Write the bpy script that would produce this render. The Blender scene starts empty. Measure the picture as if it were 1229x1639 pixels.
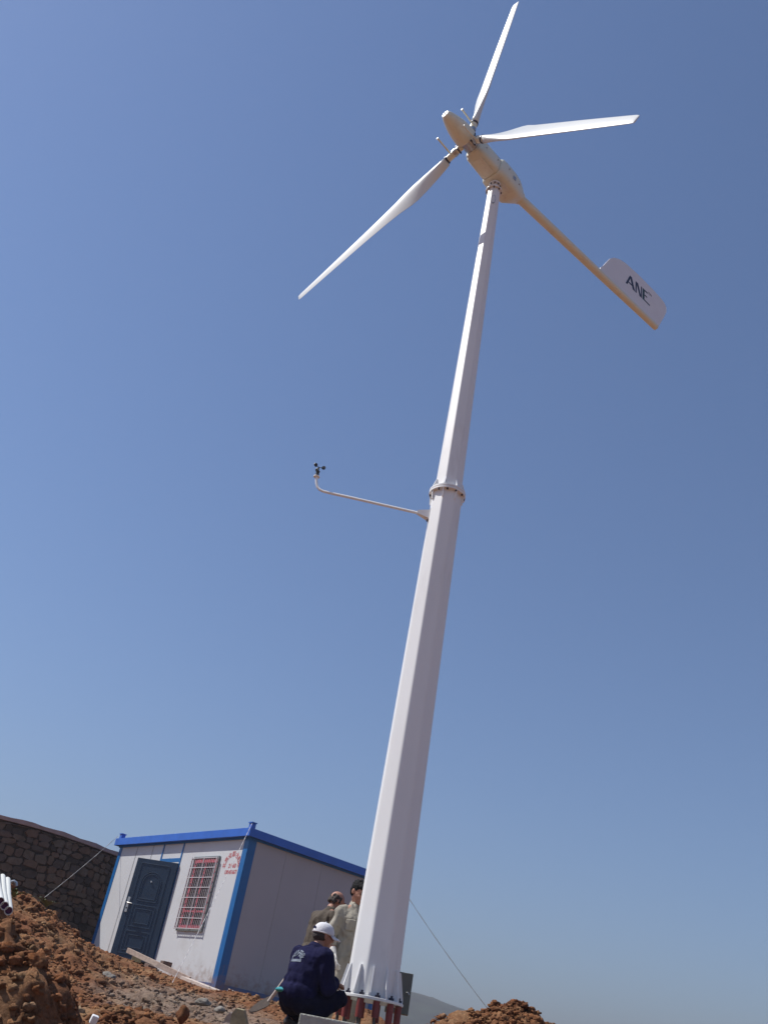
import bpy, bmesh, math, random
import numpy as np
from mathutils import Vector, Matrix, Quaternion, noise as mn
from mathutils.bvhtree import BVHTree
R = math.radians
PI = math.pi
random.seed(7)
scene = bpy.context.scene
C = scene.collection

# ------------------------------------------------------------ camera
W0, H0, FPX, PITCH, ROLL = 1229.0, 1639.0, 1459.0, R(31.216), R(11.008)
cam_d = bpy.data.cameras.new("camera")
cam = bpy.data.objects.new("camera", cam_d)
C.objects.link(cam)
cam_d.sensor_fit = 'VERTICAL'
cam_d.sensor_height = 24.0
cam_d.lens = FPX / H0 * 24.0
cam_d.clip_start = 0.05
cam_d.clip_end = 6000
fwv = Vector((0, math.cos(PITCH), math.sin(PITCH)))
upv = Vector((0, -math.sin(PITCH), math.cos(PITCH)))
rtv = Vector((1, 0, 0))
cr, sr = math.cos(ROLL), math.sin(ROLL)
# image x = u*cos(r)+v*sin(r); image up = -u*sin(r)+v*cos(r)
ir = rtv * cr + upv * sr
iu = rtv * -sr + upv * cr
M = Matrix((ir, iu, -fwv)).transposed().to_4x4()
cam.matrix_world = M
scene.camera = cam

def at(px, py, Y):
    """world point seen at photo pixel (px,py) on the plane y=Y"""
    dx, dy = px - W0 / 2, py - H0 / 2
    u = dx * cr + dy * sr
    v = dx * sr - dy * cr
    d = Vector((u, FPX * math.cos(PITCH) - v * math.sin(PITCH), FPX * math.sin(PITCH) + v * math.cos(PITCH)))
    return d * (Y / d.y)

# ------------------------------------------------------------ world and sun
SUN_AZ, SUN_EL = R(-83), R(54)
SUNV = Vector((math.sin(SUN_AZ) * math.cos(SUN_EL), math.cos(SUN_AZ) * math.cos(SUN_EL), math.sin(SUN_EL)))
w = bpy.data.worlds.new("World")
scene.world = w
w.use_nodes = True
nt = w.node_tree
bg = nt.nodes['Background']
sky = nt.nodes.new('ShaderNodeTexSky')
sky.sky_type = 'NISHITA'
sky.sun_disc = False
sky.sun_elevation = SUN_EL
sky.sun_rotation = SUN_AZ % (2 * PI)
sky.altitude = 300
sky.air_density = 1.15
sky.dust_density = 0.35
sky.ozone_density = 6.0
wb = nt.nodes.new('ShaderNodeMix'); wb.data_type = 'RGBA'; wb.blend_type = 'MULTIPLY'; wb.inputs[0].default_value = 1
wb.inputs[7].default_value = (1.0, .975, 1.0, 1)
nt.links.new(sky.outputs[0], wb.inputs[6])
nt.links.new(wb.outputs[2], bg.inputs[0])
bg.inputs[1].default_value = 0.108
sd = bpy.data.lights.new("sun", 'SUN')
sd.energy = 4.9
sd.angle = R(0.53)
sd.color = (1.0, 0.965, 0.91)
sun = bpy.data.objects.new("sun", sd)
C.objects.link(sun)
sun.rotation_euler = SUNV.to_track_quat('Z', 'Y').to_euler()
scene.view_settings.view_transform = 'Standard'
scene.view_settings.look = 'None'
scene.view_settings.exposure = 0.2
scene.view_settings.gamma = 1
scene.render.engine = 'CYCLES'
scene.cycles.max_bounces = 6
scene.cycles.volume_bounces = 0

# ------------------------------------------------------------ materials
def mat(name, col, rough=0.6, metal=0.0, var=0.0, vscale=8.0, bump=0.0, bscale=40.0, spec=0.5, dirt=None, dscale=3.0, stretch=None):
    m = bpy.data.materials.new(name)
    m.use_nodes = True
    n = m.node_tree
    b = n.nodes['Principled BSDF']
    b.inputs['Roughness'].default_value = rough
    b.inputs['Metallic'].default_value = metal
    b.inputs['Specular IOR Level'].default_value = spec
    tc = n.nodes.new('ShaderNodeTexCoord')
    vec = tc.outputs['Object']
    if stretch:
        mp = n.nodes.new('ShaderNodeMapping')
        mp.inputs['Scale'].default_value = stretch
        n.links.new(vec, mp.inputs[0])
        vec = mp.outputs[0]
    b.inputs['Base Color'].default_value = (*col, 1)
    if var > 0:
        t = n.nodes.new('ShaderNodeTexNoise')
        t.inputs['Scale'].default_value = vscale
        t.inputs['Detail'].default_value = 6
        n.links.new(vec, t.inputs['Vector'])
        cr_ = n.nodes.new('ShaderNodeValToRGB')
        cr_.color_ramp.elements[0].position = 0.3
        cr_.color_ramp.elements[1].position = 0.7
        cr_.color_ramp.elements[0].color = (*[c * (1 - var) for c in col], 1)
        cr_.color_ramp.elements[1].color = (*[min(1, c * (1 + var)) for c in col], 1)
        n.links.new(t.outputs[0], cr_.inputs[0])
        out = cr_.outputs[0]
        if dirt:
            t2 = n.nodes.new('ShaderNodeTexNoise')
            t2.inputs['Scale'].default_value = dscale
            t2.inputs['Detail'].default_value = 8
            t2.inputs['Roughness'].default_value = 0.7
            n.links.new(vec, t2.inputs['Vector'])
            r2 = n.nodes.new('ShaderNodeValToRGB')
            r2.color_ramp.elements[0].position = 0.56
            r2.color_ramp.elements[1].position = 0.75
            r2.color_ramp.elements[0].color = (0, 0, 0, 1)
            r2.color_ramp.elements[1].color = (.75, .75, .75, 1)
            n.links.new(t2.outputs[0], r2.inputs[0])
            mx = n.nodes.new('ShaderNodeMix')
            mx.data_type = 'RGBA'
            n.links.new(r2.outputs[0], mx.inputs[0])
            n.links.new(out, mx.inputs[6])
            mx.inputs[7].default_value = (*dirt, 1)
            out = mx.outputs[2]
        n.links.new(out, b.inputs['Base Color'])
    if bump > 0:
        t = n.nodes.new('ShaderNodeTexNoise')
        t.inputs['Scale'].default_value = bscale
        t.inputs['Detail'].default_value = 5
        n.links.new(vec, t.inputs['Vector'])
        bp = n.nodes.new('ShaderNodeBump')
        bp.inputs['Strength'].default_value = bump
        bp.inputs['Distance'].default_value = 0.02
        n.links.new(t.outputs[0], bp.inputs['Height'])
        n.links.new(bp.outputs[0], b.inputs['Normal'])
    return m

MT = dict(
    tower=mat('white_tower_paint', (.775, .775, .77), .42, var=.03, vscale=2.5, dirt=(.55, .52, .50), dscale=2.2, stretch=(1, 1, .22)),
    cream=mat('cream_machine_paint', (.70, .71, .60), .45, var=.03, vscale=5, dirt=(.5, .44, .36), dscale=6),
    blade=mat('white_blade_gelcoat', (.64, .67, .67), .38, var=.02, vscale=4),
    vane=mat('tail_vane_paint', (.74, .73, .76), .5, var=.02, vscale=4),
    darkbolt=mat('dark_bolt_steel', (.035, .035, .06), .5, .5),
    steel=mat('galvanised_steel', (.42, .43, .44), .4, .8, var=.15, vscale=30),
    redsleeve=mat('red_plastic_sleeve', (.20, .032, .030), .55, var=.15, vscale=18, dirt=(.2, .12, .09), dscale=14),
    rod=mat('rusty_threaded_rod', (.10, .09, .085), .6, .5, var=.3, vscale=40),
    black=mat('black_plastic', (.012, .012, .014), .45),
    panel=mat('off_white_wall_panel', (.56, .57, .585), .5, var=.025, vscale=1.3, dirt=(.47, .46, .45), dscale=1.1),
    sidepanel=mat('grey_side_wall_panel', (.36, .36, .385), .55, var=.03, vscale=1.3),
    seam=mat('panel_seam', (.30, .31, .31), .6),
    bluetrim=mat('blue_steel_trim', (.008, .115, .33), .4, var=.06, vscale=6),
    blueroof=mat('blue_roof_edge', (.025, .12, .50), .42, var=.08, vscale=5),
    door=mat('navy_door_paint', (.006, .031, .070), .5, var=.1, vscale=5),
    silver=mat('brushed_silver', (.55, .55, .53), .35, .7),
    redfilm=mat('red_film_frame', (.42, .06, .09), .5, var=.5, vscale=22),
    grille=mat('pale_grille_bar', (.58, .55, .56), .45, .2),
    violet=mat('blue_violet_edge', (.12, .13, .27), .5, var=.3, vscale=25),
    redpaint=mat('red_stencil_paint', (.42, .10, .11), .7),
    tealtext=mat('dark_green_lettering', (.004, .045, .055), .5),
    navyink=mat('navy_lettering', (.006, .016, .06), .5),
    concrete=mat('pale_concrete', (.42, .42, .36), .85, var=.15, vscale=9, bump=.5, bscale=60),
    stonebit=mat('yellowish_slate', (.30, .25, .15), .85, var=.3, vscale=9, bump=.6, bscale=30),
    greystone=mat('grey_field_stone', (.20, .18, .155), .9, var=.3, vscale=12, bump=.7, bscale=30),
    wood=mat('weathered_timber', (.38, .29, .24), .8, var=.2, vscale=14, bump=.4, bscale=50),
    palewood=mat('pale_timber', (.55, .46, .40), .8, var=.15, vscale=14, bump=.3, bscale=50),
    darkbrick=mat('brown_block', (.16, .10, .075), .85, var=.25, vscale=20, bump=.5, bscale=50),
    pipe=mat('white_pvc_pipe', (.58, .59, .56), .65, var=.04, vscale=9),
    boreshade=mat('violet_bore_shade', (.10, .02, .09), .7),  # shade inside the open pipe ends, put into the colour
    cabinet=mat('olive_grey_cabinet', (.145, .15, .125), .5, var=.06, vscale=8),
    rope=mat('pale_rope', (.72, .70, .68), .8),
    wire=mat('grey_guy_wire', (.30, .29, .28), .6),
    darkwire=mat('dark_guy_wire', (.05, .05, .05), .6),
    skin=mat('tanned_skin', (.36, .17, .11), .6, var=.08, vscale=20, bump=.1, bscale=80),
    hair=mat('black_hair', (.006, .0055, .006), .8, spec=.2, bump=.6, bscale=120),
    hairthin=mat('thin_dark_hair', (.045, .032, .026), .75, bump=.6, bscale=120),
    navy=mat('navy_cotton', (.008, .008, .038), .9, spec=.12, var=.15, vscale=9, bump=.35, bscale=25),
    navytr=mat('dark_navy_trousers', (.005, .0055, .020), .9, spec=.12, var=.15, vscale=9, bump=.35, bscale=25),
    teal=mat('teal_shirt', (.02, .24, .27), .8),
    cap=mat('white_cap_cotton', (.66, .65, .67), .8, bump=.2, bscale=60),
    beige=mat('beige_workwear', (.30, .275, .225), .85, var=.1, vscale=8, bump=.4, bscale=22),
    beigetr=mat('sand_trousers', (.34, .30, .24), .85, var=.12, vscale=8, bump=.4, bscale=22),
    brownsh=mat('brown_polo_knit', (.070, .052, .036), .9, var=.12, vscale=8, bump=.35, bscale=22),
    glove=mat('white_cotton_glove', (.62, .60, .56), .9, bump=.3, bscale=90),
    shoe=mat('dark_shoe', (.03, .028, .03), .6),
    logo=mat('pale_jacket_print', (.17, .20, .25), .8),
    paper=mat('white_foam_scrap', (.72, .72, .72), .8),
    ragblue=mat('blue_rag', (.05, .14, .25), .8),
    spade=mat('muddy_spade_steel', (.045, .03, .022), .9, .0, var=.3, vscale=20),
)

def mud(m, top, col=(.24, .14, .085)):
    n = m.node_tree; b = n.nodes['Principled BSDF']; src = b.inputs['Base Color'].links[0].from_socket
    tc = n.nodes.new('ShaderNodeTexCoord'); sp = n.nodes.new('ShaderNodeSeparateXYZ'); n.links.new(tc.outputs['Object'], sp.inputs[0])
    t = n.nodes.new('ShaderNodeTexNoise'); t.inputs['Scale'].default_value = 7; t.inputs['Detail'].default_value = 9; t.inputs['Roughness'].default_value = .75
    n.links.new(tc.outputs['Object'], t.inputs['Vector'])
    a = n.nodes.new('ShaderNodeMath'); a.operation = 'MULTIPLY_ADD'; n.links.new(t.outputs[0], a.inputs[0]); a.inputs[1].default_value = -1.6; a.inputs[2].default_value = .8
    a2 = n.nodes.new('ShaderNodeMath'); a2.operation = 'ADD'; n.links.new(a.outputs[0], a2.inputs[0]); n.links.new(sp.outputs[2], a2.inputs[1])
    mr = n.nodes.new('ShaderNodeMapRange'); mr.inputs['From Min'].default_value = top; mr.inputs['From Max'].default_value = -.15; mr.inputs['To Max'].default_value = .75
    n.links.new(a2.outputs[0], mr.inputs['Value'])
    mx = n.nodes.new('ShaderNodeMix'); mx.data_type = 'RGBA'; n.links.new(mr.outputs[0], mx.inputs[0]); n.links.new(src, mx.inputs[6]); mx.inputs[7].default_value = (*col, 1)
    n.links.new(mx.outputs[2], b.inputs['Base Color'])
for k_ in ('panel', 'sidepanel', 'bluetrim'): mud(MT[k_], .30)
def soil_mat(name, tint=1.0, grey_patch=True):
    m = bpy.data.materials.new(name)
    m.use_nodes = True
    n = m.node_tree
    b = n.nodes['Principled BSDF']
    b.inputs['Roughness'].default_value = .95
    b.inputs['Specular IOR Level'].default_value = .15
    g = n.nodes.new('ShaderNodeNewGeometry')
    def nz(scale, detail=8, rough=.6):
        t = n.nodes.new('ShaderNodeTexNoise')
        t.inputs['Scale'].default_value = scale
        t.inputs['Detail'].default_value = detail
        t.inputs['Roughness'].default_value = rough
        n.links.new(g.outputs['Position'], t.inputs['Vector'])
        return t
    a = nz(2.2)
    r = n.nodes.new('ShaderNodeValToRGB')
    e = r.color_ramp.elements
    e[0].position = .32; e[0].color = (.160 * tint, .064 * tint, .030 * tint, 1)
    e[1].position = .68; e[1].color = (.31 * tint, .185 * tint, .095 * tint, 1)
    k = e.new(.5); k.color = (.235 * tint, .108 * tint, .050 * tint, 1)
    n.links.new(a.outputs[0], r.inputs[0])
    f = nz(38, 6, .7)
    r2 = n.nodes.new('ShaderNodeValToRGB')
    r2.color_ramp.elements[0].position = .3; r2.color_ramp.elements[0].color = (.62, .58, .55, 1)
    r2.color_ramp.elements[1].position = .72; r2.color_ramp.elements[1].color = (1.35, 1.35, 1.4, 1)
    n.links.new(f.outputs[0], r2.inputs[0])
    mu = n.nodes.new('ShaderNodeMix'); mu.data_type = 'RGBA'; mu.blend_type = 'MULTIPLY'
    mu.inputs[0].default_value = 1
    n.links.new(r.outputs[0], mu.inputs[6]); n.links.new(r2.outputs[0], mu.inputs[7])
    out = mu.outputs[2]
    if grey_patch:
        # trodden grey ground on the flat strip between the mounds and the house
        sx = n.nodes.new('ShaderNodeVectorMath'); sx.operation = 'SUBTRACT'
        sx.inputs[1].default_value = (-1.15, 12.4, 0)
        n.links.new(g.outputs['Position'], sx.inputs[0])
        ml = n.nodes.new('ShaderNodeVectorMath'); ml.operation = 'MULTIPLY'
        ml.inputs[1].default_value = (.85, .38, 0)
        n.links.new(sx.outputs[0], ml.inputs[0])
        ln = n.nodes.new('ShaderNodeVectorMath'); ln.operation = 'LENGTH'
        n.links.new(ml.outputs[0], ln.inputs[0])
        nn = nz(1.8, 5)
        ad = n.nodes.new('ShaderNodeMath'); ad.operation = 'ADD'
        n.links.new(ln.outputs['Value'], ad.inputs[0]); n.links.new(nn.outputs[0], ad.inputs[1])
        mr = n.nodes.new('ShaderNodeMapRange')
        mr.inputs['From Min'].default_value = 1.1; mr.inputs['From Max'].default_value = 1.6
        mr.inputs['To Min'].default_value = .62; mr.inputs['To Max'].default_value = 0
        n.links.new(ad.outputs[0], mr.inputs['Value'])
        gr = nz(9, 8, .75)
        r3 = n.nodes.new('ShaderNodeValToRGB')
        r3.color_ramp.elements[0].position = .35; r3.color_ramp.elements[0].color = (.19, .155, .125, 1)
        r3.color_ramp.elements[1].position = .65; r3.color_ramp.elements[1].color = (.36, .31, .255, 1)
        n.links.new(gr.outputs[0], r3.inputs[0])
        mx = n.nodes.new('ShaderNodeMix'); mx.data_type = 'RGBA'
        n.links.new(mr.outputs[0], mx.inputs[0]); n.links.new(out, mx.inputs[6]); n.links.new(r3.outputs[0], mx.inputs[7])
        out = mx.outputs[2]
    if 'clods' in name:
        at_ = n.nodes.new('ShaderNodeAttribute'); at_.attribute_name = 'tone'
        rt = n.nodes.new('ShaderNodeValToRGB'); rt.color_ramp.interpolation = 'CONSTANT'
        q = rt.color_ramp.elements; q[0].position = 0; q[0].color = (.75, .7, .68, 1); q[1].position = .25; q[1].color = (1, 1, 1, 1)
        for pp, cc in ((.6, (1.22, 1.15, 1.08)), (.84, (1.15, 1.25, 1.3)), (.975, (1.25, 1.5, 1.8))):
            qq = q.new(pp); qq.color = (*cc, 1)
        n.links.new(at_.outputs['Fac'], rt.inputs[0])
        mt_ = n.nodes.new('ShaderNodeMix'); mt_.data_type = 'RGBA'; mt_.blend_type = 'MULTIPLY'; mt_.inputs[0].default_value = 1
        n.links.new(out, mt_.inputs[6]); n.links.new(rt.outputs[0], mt_.inputs[7]); out = mt_.outputs[2]
    n.links.new(out, b.inputs['Base Color'])
    bt = nz(22, 8, .75)
    bp = n.nodes.new('ShaderNodeBump'); bp.inputs['Strength'].default_value = .9; bp.inputs['Distance'].default_value = .05
    n.links.new(bt.outputs[0], bp.inputs['Height']); n.links.new(bp.outputs[0], b.inputs['Normal'])
    return m
MT['soil'] = soil_mat('red_soil', 1.12)
MT['clod'] = soil_mat('red_clods', 1.15, True)

# ------------------------------------------------------------ helpers
def link_mesh(name, me, material, parent=None, smooth=False):
    o = bpy.data.objects.new(name, me)
    C.objects.link(o)
    if material is not None:
        me.materials.append(material)
    if parent is not None:
        o.parent = parent
    if smooth:
        me.polygons.foreach_set('use_smooth', [True] * len(me.polygons))
        if smooth != 'all':
            me.set_sharp_from_angle(angle=R(38))
    return o

class MB:
    """collects shapes and links them as one mesh object"""
    def __init__(s):
        s.bm = bmesh.new()
    def box(s, c, size, rot=None, bevel=0.0):
        g = bmesh.ops.create_cube(s.bm, size=1.0)
        vs = g['verts']
        bmesh.ops.scale(s.bm, vec=size, verts=vs)
        if bevel:
            es = list({e for v in vs for e in v.link_edges})
            r = bmesh.ops.bevel(s.bm, geom=es, offset=bevel, segments=2, affect='EDGES', profile=.6)
            vs = list({v for f in r['faces'] for v in f.verts} | {v for v in vs if v.is_valid})
        m = Matrix.Translation(c)
        if rot is not None:
            m = m @ rot.to_4x4()
        bmesh.ops.transform(s.bm, matrix=m, verts=vs)
        return s
    def bar(s, a, b, wx, wy, up=(0, 0, 1), bevel=0):
        a, b = Vector(a), Vector(b)
        z = (b - a).normalized()
        x = Vector(up).cross(z)
        if x.length < 1e-4: x = Vector((1, 0, 0)).cross(z)
        x.normalize(); y = z.cross(x)
        rot = Matrix((x, y, z)).transposed()
        return s.box((a + b) / 2, (wx, wy, (b - a).length), rot, bevel)
    def tube(s, pts, rad, n=12, cap=True, close=False):
        pts = [Vector(p) for p in pts]
        rs = rad if isinstance(rad, (list, tuple)) else [rad] * len(pts)
        rings = []
        prev = None
        for i, p in enumerate(pts):
            t = (pts[min(i + 1, len(pts) - 1)] - pts[max(i - 1, 0)]).normalized()
            if prev is None:
                x = Vector((0, 0, 1)).cross(t)
                if x.length < .05: x = Vector((1, 0, 0)).cross(t)
            else:
                x = prev - t * prev.dot(t)
            x.normalize(); prev = x
            y = t.cross(x)
            rings.append([s.bm.verts.new(p + (x * math.cos(2 * PI * k / n) + y * math.sin(2 * PI * k / n)) * rs[i]) for k in range(n)])
        for r0, r1 in zip(rings, rings[1:]):
            for k in range(n):
                s.bm.faces.new((r0[k], r0[(k + 1) % n], r1[(k + 1) % n], r1[k]))
        if cap:
            s.bm.faces.new(list(reversed(rings[0]))); s.bm.faces.new(rings[-1])
        return s
    def loft(s, rings, cap=True):
        vr = [[s.bm.verts.new(p) for p in r] for r in rings]
        n = len(vr[0])
        for r0, r1 in zip(vr, vr[1:]):
            for k in range(n):
                s.bm.faces.new((r0[k], r0[(k + 1) % n], r1[(k + 1) % n], r1[k]))
        if cap:
            s.bm.faces.new(list(reversed(vr[0]))); s.bm.faces.new(vr[-1])
        return s
    def ball(s, c, r, seg=14, rot=None):
        g = bmesh.ops.create_uvsphere(s.bm, u_segments=seg, v_segments=max(6, seg // 2 + 1), radius=1)
        m = Matrix.Translation(c)
        if rot is not None: m = m @ rot.to_4x4()
        rr = r if isinstance(r, (tuple, list, Vector)) else (r, r, r)
        m = m @ Matrix.Diagonal((*rr, 1))
        bmesh.ops.transform(s.bm, matrix=m, verts=g['verts'])
        return s
    def prism(s, pts, d):
        """polygon (3D points) extruded by vector d"""
        a = [s.bm.verts.new(p) for p in pts]
        b = [s.bm.verts.new(Vector(p) + Vector(d)) for p in pts]
        n = len(a)
        s.bm.faces.new(a); s.bm.faces.new(list(reversed(b)))
        for k in range(n):
            s.bm.faces.new((a[k], b[k], b[(k + 1) % n], a[(k + 1) % n]))
        return s
    def build(s, name, material, parent=None, smooth=False):
        bmesh.ops.recalc_face_normals(s.bm, faces=s.bm.faces)
        me = bpy.data.meshes.new(name)
        s.bm.to_mesh(me); s.bm.free()
        return link_mesh(name, me, material, parent, smooth)

def tag(o, label=None, cat=None, group=None, kind=None):
    if label: o['label'] = label
    if cat: o['category'] = cat
    if group: o['group'] = group
    if kind: o['kind'] = kind
    return o
def thing(name, label, cat, loc=(0, 0, 0), rz=0, group=None):
    o = bpy.data.objects.new(name, None)
    C.objects.link(o)
    o.location = loc; o.rotation_euler = (0, 0, rz)
    o.empty_display_size = .2
    return tag(o, label, cat, group)

def text_mesh(s, size, extrude=.001, bold=0.0, spacing=1.0):
    cu = bpy.data.curves.new('txt', 'FONT')
    cu.body = s; cu.size = size; cu.extrude = extrude; cu.offset = bold
    cu.align_x = 'CENTER'; cu.align_y = 'CENTER'; cu.space_character = spacing
    cu.resolution_u = 3
    o = bpy.data.objects.new('txt', cu)
    C.objects.link(o)
    dg = bpy.context.evaluated_depsgraph_get()
    me = bpy.data.meshes.new_from_object(o.evaluated_get(dg))
    bpy.data.objects.remove(o); bpy.data.curves.remove(cu)
    return me
def join_meshes(items):
    """items: (mesh, matrix)"""
    bm = bmesh.new()
    for me, m in items:
        n0 = len(bm.verts)
        bm.from_mesh(me)
        bm.verts.ensure_lookup_table()
        bmesh.ops.transform(bm, matrix=m, verts=bm.verts[n0:])
    out = bpy.data.meshes.new('text')
    bm.to_mesh(out); bm.free()
    return out

# numpy value noise
_rng = np.random.RandomState(3)
_T = _rng.rand(256, 256)
def vnoise(x, y):
    xi = np.floor(x).astype(int); yi = np.floor(y).astype(int)
    fx = x - xi; fy = y - yi
    fx = fx * fx * (3 - 2 * fx); fy = fy * fy * (3 - 2 * fy)
    g = lambda a, b: _T[a % 256, b % 256]
    return (g(xi, yi) * (1 - fx) + g(xi + 1, yi) * fx) * (1 - fy) + (g(xi, yi + 1) * (1 - fx) + g(xi + 1, yi + 1) * fx) * fy
def fbm(x, y, s, octv=4, pers=.5):
    r = 0; a = 1; t = 0
    for k in range(octv):
        r = r + a * (vnoise(x * s + 17.3 * k, y * s + 5.1 * k) - .5)
        t += a; a *= pers; s *= 2.03
    return r / t * 2

# ------------------------------------------------------------ ground
def sm(x, a, b):
    t = np.clip((x - a) / (b - a), 0, 1)
    return t * t * (3 - 2 * t)
def bumpf(x, y, cx, cy, rx, ry, amp, p=2.0):
    return amp * np.exp(-(((x - cx) / rx) ** 2 + ((y - cy) / ry) ** 2) ** (p / 2))
def ridge(x):
    return np.interp(x, [.30, .614, .81, .971, 1.093, 1.259, 1.427, 1.555, 1.687, 1.839, 2.0, 2.4], [0, .42, .56, .64, .69, .76, .85, .905, .90, .80, .58, 0])
def mounds(x, y):
    h = bumpf(x, y, -4.25, 13.3, 1.75, 1.9, .80)
    h = h + bumpf(x, y, -7.5, 15.5, 3.0, 3.0, .7)
    h = h + bumpf(x, y, -3.25, 8.5, 1.0, 1.3, .76, 4)
    h = h + bumpf(x, y, -1.75, 5.65, .85, .68, .86, 3)
    h = h + bumpf(x, y, -.98, 6.9, .5, .45, .40, 3)
    h = h + ridge(x) * np.exp(-(np.abs(y - 7.05) / .62) ** 3)
    h = h + bumpf(x, y, 1.05, 15.2, .45, .5, .26, 3)
    h = h + bumpf(x, y, -.62, 15.2, .65, .5, .16, 2)
    h = h + bumpf(x, y, -.05, 12.4, .5, .5, .08, 2)
    h = h + bumpf(x, y, -1.35, 12.3, .6, .35, .06, 2)
    return h
def ground_h(x, y, fine=True):
    base = np.interp(y, [-60, 0, 2, 5, 7.5, 9, 12, 17.5, 26, 40, 80, 200, 700, 2500], [-1.6, -1.45, -1.4, -.75, -.22, .06, .17, .74, .9, .5, -4, -25, -60, -60])
    h = base + .085 * np.clip(-1.4 - x, 0, 6) * sm(y, 13, 18) * (1 - sm(y, 40, 90))
    h = h - .06 * np.clip(x - 3, 0, 60) * sm(y, 0, 12)
    m = mounds(x, y)
    h = h + m
    if fine:
        near = (1 - sm(y, 24, 40)) * (1 - sm(np.abs(x), 10, 20))
        # keep the feet of people, concrete and house calm
        calm = 1 - .85 * np.exp(-(((x - .5) / .9) ** 2 + ((y - 10) / 1.4) ** 2) ** 2)
        h = h + near * calm * (.055 * fbm(x, y, .9, 3) + (.045 + .10 * np.clip(m, 0, .8)) * fbm(x, y, 3.1, 4, .6))
        rid = 1 - np.abs(fbm(x + 3, y - 8, 4.3, 3, .55))
        h = h + near * calm * (rid - .75) * (.02 + .08 * np.clip(m, 0, .8))
        h = h + near * calm * (.022 + .02 * np.clip(m, 0, .8)) * fbm(x, y, 13, 3, .7)
    return h
def gh(x, y):
    return float(ground_h(np.array([x], float), np.array([y], float))[0])

def axis_pts(lo, hi, a, b, step, growth=1.25):
    mid = list(np.arange(a, b + 1e-6, step))
    left = []; v = a; s = step
    while v > lo:
        s *= growth; v -= s; left.append(v)
    right = []; v = mid[-1]; s = step
    while v < hi:
        s *= growth; v += s; right.append(v)
    return np.array(left[::-1] + mid + right)
def grid_mesh(name, xs, ys, hf):
    X, Y = np.meshgrid(xs, ys)
    Z = hf(X.ravel(), Y.ravel())
    co = np.stack([X.ravel(), Y.ravel(), Z], 1)
    nx, ny = len(xs), len(ys)
    i = np.arange((nx - 1) * (ny - 1))
    r, c = i // (nx - 1), i % (nx - 1)
    a = r * nx + c
    f = np.stack([a, a + 1, a + nx + 1, a + nx], 1)
    me = bpy.data.meshes.new(name)
    me.vertices.add(len(co)); me.vertices.foreach_set('co', co.ravel())
    me.loops.add(f.size); me.loops.foreach_set('vertex_index', f.ravel())
    me.polygons.add(len(f)); me.polygons.foreach_set('loop_start', np.arange(0, f.size, 4))
    me.polygons.foreach_set('loop_total', np.full(len(f), 4))
    me.update(calc_edges=True)
    return me
gm = grid_mesh('ground', axis_pts(-900, 900, -6.4, 3.2, .034), axis_pts(-45, 1500, 4.2, 19.5, .034), ground_h)
gco = np.empty(len(gm.vertices) * 3); gm.vertices.foreach_get('co', gco); gco = gco.reshape(-1, 3)
gsel = np.where((mounds(gco[:, 0], gco[:, 1]) > .06) & (gco[:, 1] < 17) & (gco[:, 1] > 3.5))[0]
for i in gsel:
    p = Vector(gco[i])
    d = mn.noise_vector(p * 4.0) * .060 + mn.noise_vector(p * 11.0) * .030 + mn.noise_vector(p * 27.0) * .012
    gco[i] += (d.x, d.y, d.z * .7)
gm.vertices.foreach_set('co', gco.ravel()); gm.update()
tag(link_mesh('ground', gm, MT['soil'], smooth='all'), kind='structure')

# loose clods and stones strewn over the dug soil
def clod_mesh():
    bm = bmesh.new(); bmesh.ops.create_icosphere(bm, subdivisions=2, radius=1)
    v = np.array([x.co for x in bm.verts]); f = np.array([[q.index for q in p.verts] for p in bm.faces])
    bm.free(); return v, f
cv, cf = clod_mesh()
rng = np.random.RandomState(11)
shapes = []
for k in range(14):
    d = np.array([mn.noise(Vector(p) * 1.3 + Vector((k * 7.1, 0, 0))) * .75 + mn.noise(Vector(p) * 2.7 + Vector((0, k * 3.3, 0))) * .5 for p in cv])
    shapes.append(cv * (1 + d)[:, None] * np.array([1, rng.uniform(.6, 1), rng.uniform(.5, .85)]))
areas = [  # cx, cy, sx, sy, count, smin, smax
    (-1.8, 5.6, .55, .5, 3600, .006, .040), (-1.0, 6.7, .4, .35, 1800, .006, .038), (1.6, 7.0, .5, .45, 4000, .006, .030), (1.7, 6.95, .22, .25, 1500, .008, .030),
    (-1.4, 5.5, .6, .5, 120, .03, .07), (-3.0, 8.6, .6, .9, 1800, .010, .055), (-4.0, 13.0, 1.4, 1.5, 5200, .012, .060), (-2.6, 15.5, 1.3, 1.6, 3000, .010, .045),
    (-1.2, 13.5, 1.1, 1.8, 2600, .005, .016), (-.5, 15.4, .6, .7, 1600, .010, .035), (-.4, 11.0, .7, 1.2, 1200, .008, .035), (-2.4, 10.5, 1.2, 1.6, 1800, .010, .05)]
VV = []; FF = []; TT = []; off = 0
for cx, cy, sx, sy, nn, s0, s1 in areas:
    xs = rng.normal(cx, sx, nn); ys = rng.normal(cy, sy, nn)
    keep = ~((xs > -.3) & (ys > 8.6) & (ys < 12)) & ~((xs - (-1.39)) * .785 + (ys - 19.3) * .62 > -.12)
    xs, ys = xs[keep], ys[keep]
    zs = ground_h(xs, ys)
    for x, y, z in zip(xs, ys, zs):
        s = s0 + (s1 - s0) * rng.rand() ** 5
        a = rng.rand() * 6.28; ca, sa = math.cos(a), math.sin(a)
        v = shapes[rng.randint(14)] * s
        v = np.stack([v[:, 0] * ca - v[:, 1] * sa + x, v[:, 0] * sa + v[:, 1] * ca + y, v[:, 2] + z + s * .15], 1)
        VV.append(v); FF.append(cf + off); off += len(v); TT.append(np.full(len(v), rng.rand()))
VV = np.concatenate(VV); FF = np.concatenate(FF)
me = bpy.data.meshes.new('soil_clods')
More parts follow.
